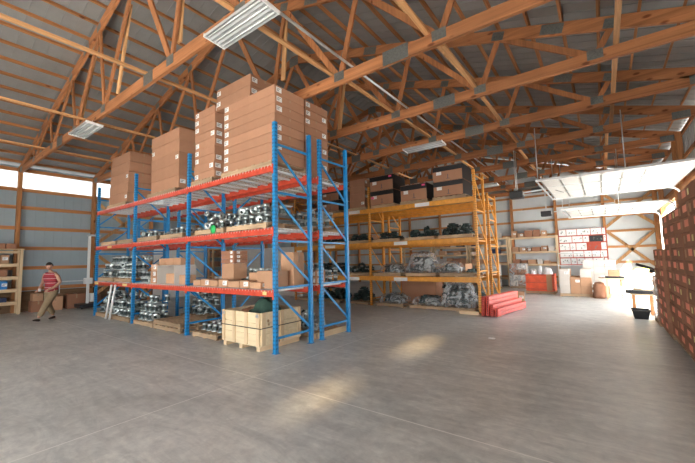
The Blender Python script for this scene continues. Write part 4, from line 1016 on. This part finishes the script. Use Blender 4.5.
# ------------------------------------------------------------------ the person
def skinned(name, pts, edges, m, parent, root=0, sub=2, mats=None):
    me = bpy.data.meshes.new(name); me.from_pydata([p[:3] for p in pts], edges, [])
    o = bpy.data.objects.new(name, me); COL.objects.link(o)
    o.modifiers.new('skin', 'SKIN'); o.modifiers['skin'].use_smooth_shade = True
    for i, p in enumerate(pts):
        sv = me.skin_vertices[0].data[i]; r = p[3]; sv.radius = (r, p[4] if len(p) > 4 else r); sv.use_root = (i == root)
    s = o.modifiers.new('sub', 'SUBSURF'); s.levels = sub; s.render_levels = sub
    dg = bpy.context.evaluated_depsgraph_get(); ev = o.evaluated_get(dg); nm = bpy.data.meshes.new_from_object(ev)
    bpy.data.objects.remove(o); nm.materials.clear(); nm.materials.append(m)
    for p in nm.polygons: p.use_smooth = True
    return link(name, nm, parent)
# local frame: facing +x, left is +y
P = empty('person', (-14.8, 3.42, 0), rz=radians(-58), label='man in a red striped sleeveless shirt and khaki trousers walking past the left wall', cat='person')
hip, kn_f, an_f = (.0, 0, .97), (.24, .09, .53), (.30, .10, .10)
body = [(0, 0, 1.0, .13, .16), (0, 0, 1.15, .125, .155), (.02, 0, 1.32, .13, .18), (.04, 0, 1.48, .12, .185), (.06, 0, 1.58, .055), (.085, 0, 1.66, .052),      # 0-5 torso, neck
        (.04, .215, 1.49, .07), (-.02, .28, 1.22, .052), (.17, .22, 1.06, .04), (.24, .17, 1.03, .03),              # 6-9 left arm
        (.04, -.215, 1.49, .07), (.03, -.29, 1.22, .052), (.22, -.19, 1.08, .04), (.29, -.13, 1.03, .03),             # 10-13 right arm
        (.02, .10, .93, .10), (.27, .11, .55, .065), (.52, .11, .14, .045),                                            # 14-16 front leg
        (-.02, -.10, .93, .10), (.0, -.11, .52, .065), (-.22, -.11, .12, .045)]                                          # 17-19 rear leg
ed = [(0, 1), (1, 2), (2, 3), (3, 4), (4, 5), (3, 6), (6, 7), (7, 8), (8, 9), (3, 10), (10, 11), (11, 12), (12, 13), (0, 14), (14, 15), (15, 16), (0, 17), (17, 18), (18, 19)]
# hands: fingers as continuations of the wrist
def hand(base, sgn):
    global body, ed
    bi = base; bx, by, bz = body[bi][:3]
    palm = len(body); body.append((bx+.05, by-.01*sgn, bz-.03, .028)); ed.append((bi, palm))
    for f in range(4):
        k = len(body); y = by+(f-1.5)*.022
        body.append((bx+.10, y, bz-.055, .009)); body.append((bx+.125+.006*(f in (1, 2)), y, bz-.09, .0085)); ed += [(palm, k), (k, k+1)]
    k = len(body); body.append((bx+.07, by-.045*sgn, bz-.02, .011)); body.append((bx+.105, by-.055*sgn, bz-.035, .009)); ed += [(palm, k), (k, k+1)]
hand(9, 1); hand(13, -1)
skinned('body', body, ed, M['skin'], P, 0, 1)
# head
hb = MB(); prof = []
vs = []; n, rings = 20, 14
for j in range(rings+1):
    a = -pi/2+pi*j/rings
    for i in range(n):
        t = 2*pi*i/n; x = cos(a)*cos(t)*.098; y = cos(a)*sin(t)*.076; z = sin(a)*.122
        if z < 0: x = x*(1-.25*(-z/.122)) + .012*(-z/.122); y *= 1-.35*(-z/.122)
        if abs(t if t < pi else t-2*pi) < .2 and -.05 < z < .01: x += .018
        if abs(abs(t if t < pi else t-2*pi)-.42) < .2 and 0 < z < .03: x -= .007
        vs.append((x, y, z))
hb.add(vs, [(j*n+i, j*n+(i+1) % n, (j+1)*n+(i+1) % n, (j+1)*n+i) for j in range(rings) for i in range(n)], 0, True)
for s in (-1, 1): hb.lathe([(0, 0), (.018, .004), (.024, .012), (.012, .02), (0, .02)], 10, (0, s*.08, -.012))
head = hb.build('head', M['skin'], P, (.115, 0, 1.765)); head.rotation_euler = (0, radians(20), radians(12)); head.scale = (1.08, 1.12, 1.08)
for s in (-1, 1): MB().lathe([(0, -.009), (.008, -.005), (.009, 0), (.008, .005), (0, .009)], 8, (.088, s*.031, .010)).build('eye', M['black'], head)
MB().box(.078, .086, -.022, .022, -.062, -.056).build('mouth', M['redcrate'], head)
hv = [((x*1.07-.006), y*1.09, z*1.06+.004) for x, y, z in vs]
hf = [(j*n+i, j*n+(i+1) % n, (j+1)*n+(i+1) % n, (j+1)*n+i) for j in range(rings) for i in range(n) if (hv[j*n+i][2] > .055 or (hv[j*n+i][0] < -.0 and hv[j*n+i][2] > -.04))]
hm = MB(); hm.add(hv, hf, 0, True); hm.build('hair', M['hair'], head)
skinned('shirt', [(0, 0, .88, .18, .22), (0, 0, .97, .178, .215), (0, 0, 1.15, .165, .205), (.02, 0, 1.32, .165, .22), (.04, 0, 1.46, .14, .215), (.05, 0, 1.55, .085, .12), (.04, .205, 1.50, .088), (.04, -.205, 1.50, .088)], [(0, 1), (1, 2), (2, 3), (3, 4), (4, 5), (4, 6), (4, 7)], M['shirt'], P, 0, 1)
skinned('trousers', [(0, 0, 1.06, .15, .19), (0, 0, .93, .155, .195), (.03, .11, .86, .14), (.27, .11, .55, .105), (.50, .11, .17, .085), (-.02, -.11, .86, .14), (.0, -.11, .52, .105), (-.21, -.11, .16, .085)], [(0, 1), (1, 2), (2, 3), (3, 4), (1, 5), (5, 6), (6, 7)], M['khaki'], P, 0, 1)
def shoe(x, y, z, pitch):
    o = skinned('shoe', [(-.06, 0, .05, .05, .045), (.05, 0, .045, .048, .04), (.17, 0, .03, .042, .025)], [(0, 1), (1, 2)], M['shoe'], P, 0, 1)
    o.location = (x, y, z); o.rotation_euler = (0, radians(pitch), 0); return o
shoe(.53, .11, .035, -14); shoe(-.23, -.11, .01, 4)
o = MB().tube((0, 0, 0), (0, 0, .09), .035, 12).build('paper_cup', M['white']); o.location = P.matrix_basis @ Vector((.39, -.02, .97)); tag(o, 'small white cup held in the hands of the walking man', 'cup')

# ------------------------------------------------------------------ light
world = bpy.data.worlds.new('sky'); SC.world = world; world.use_nodes = True
nt = world.node_tree; bg = nt.nodes['Background']
sky = nt.nodes.new('ShaderNodeTexSky'); sky.sky_type = 'HOSEK_WILKIE'; sky.turbidity = 4; sky.ground_albedo = .4
sd = Vector((.45, -1.2, .8)).normalized(); sky.sun_direction = sd
mixn = nt.nodes.new('ShaderNodeMixRGB'); mixn.inputs[0].default_value = .75; mixn.inputs[2].default_value = (.93, .97, 1.0, 1)
nt.links.new(sky.outputs[0], mixn.inputs[1]); nt.links.new(mixn.outputs[0], bg.inputs[0]); bg.inputs[1].default_value = 1.5
sun = bpy.data.lights.new('sun', 'SUN'); sun.energy = 9.0; sun.angle = radians(3.0); sun.color = (1, .95, .86)
so = bpy.data.objects.new('sun', sun); COL.objects.link(so); so.rotation_euler = sd.to_track_quat('Z', 'Y').to_euler()
def portal(loc, rot, sx, sy):
    l = bpy.data.lights.new('daylight_portal', 'AREA'); l.shape = 'RECTANGLE'; l.size = sx; l.size_y = sy; l.cycles.is_portal = True
    o = bpy.data.objects.new('daylight_portal', l); COL.objects.link(o); o.location = loc; o.rotation_euler = rot
for a, b in (D1, D2, D3): portal((XR+.05, (a+b)/2, DZ/2), (0, radians(90), 0), DZ, b-a)
for a, b in FD: portal(((a+b)/2, YF-.05, 2.6), (radians(90), 0, 0), b-a, 5.2)
portal((XL-.05, (YF+11.3)/2, sum(BAND)/2), (0, radians(-90), 0), BAND[1]-BAND[0], 11-YF-.3)

# ------------------------------------------------------------------ camera
cam = bpy.data.cameras.new('camera'); co = bpy.data.objects.new('camera', cam); COL.objects.link(co); SC.camera = co
cam.sensor_fit = 'HORIZONTAL'; cam.sensor_width = 36; cam.lens = 344.239/695*36; cam.clip_end = 500
Pt, R, Y = radians(4.715), radians(-1.252), radians(36.44)
fwd = Vector((-sin(Y)*cos(Pt), cos(Y)*cos(Pt), sin(Pt))); r0 = Vector((cos(Y), sin(Y), 0)); u0 = r0.cross(fwd)
r = cos(R)*r0+sin(R)*u0; u = -sin(R)*r0+cos(R)*u0
co.matrix_world = Matrix(((r.x, u.x, -fwd.x, 0), (r.y, u.y, -fwd.y, 0), (r.z, u.z, -fwd.z, 1.763), (0, 0, 0, 1)))
SC.view_settings.view_transform = 'Standard'; SC.view_settings.look = 'None'; SC.view_settings.gamma = 1.0
SC.view_settings.exposure = 2.95
SC.cycles.use_denoising = True; SC.cycles.max_bounces = 12; SC.cycles.diffuse_bounces = 8; SC.cycles.transparent_max_bounces = 16
SC.cycles.sample_clamp_indirect = 8.0
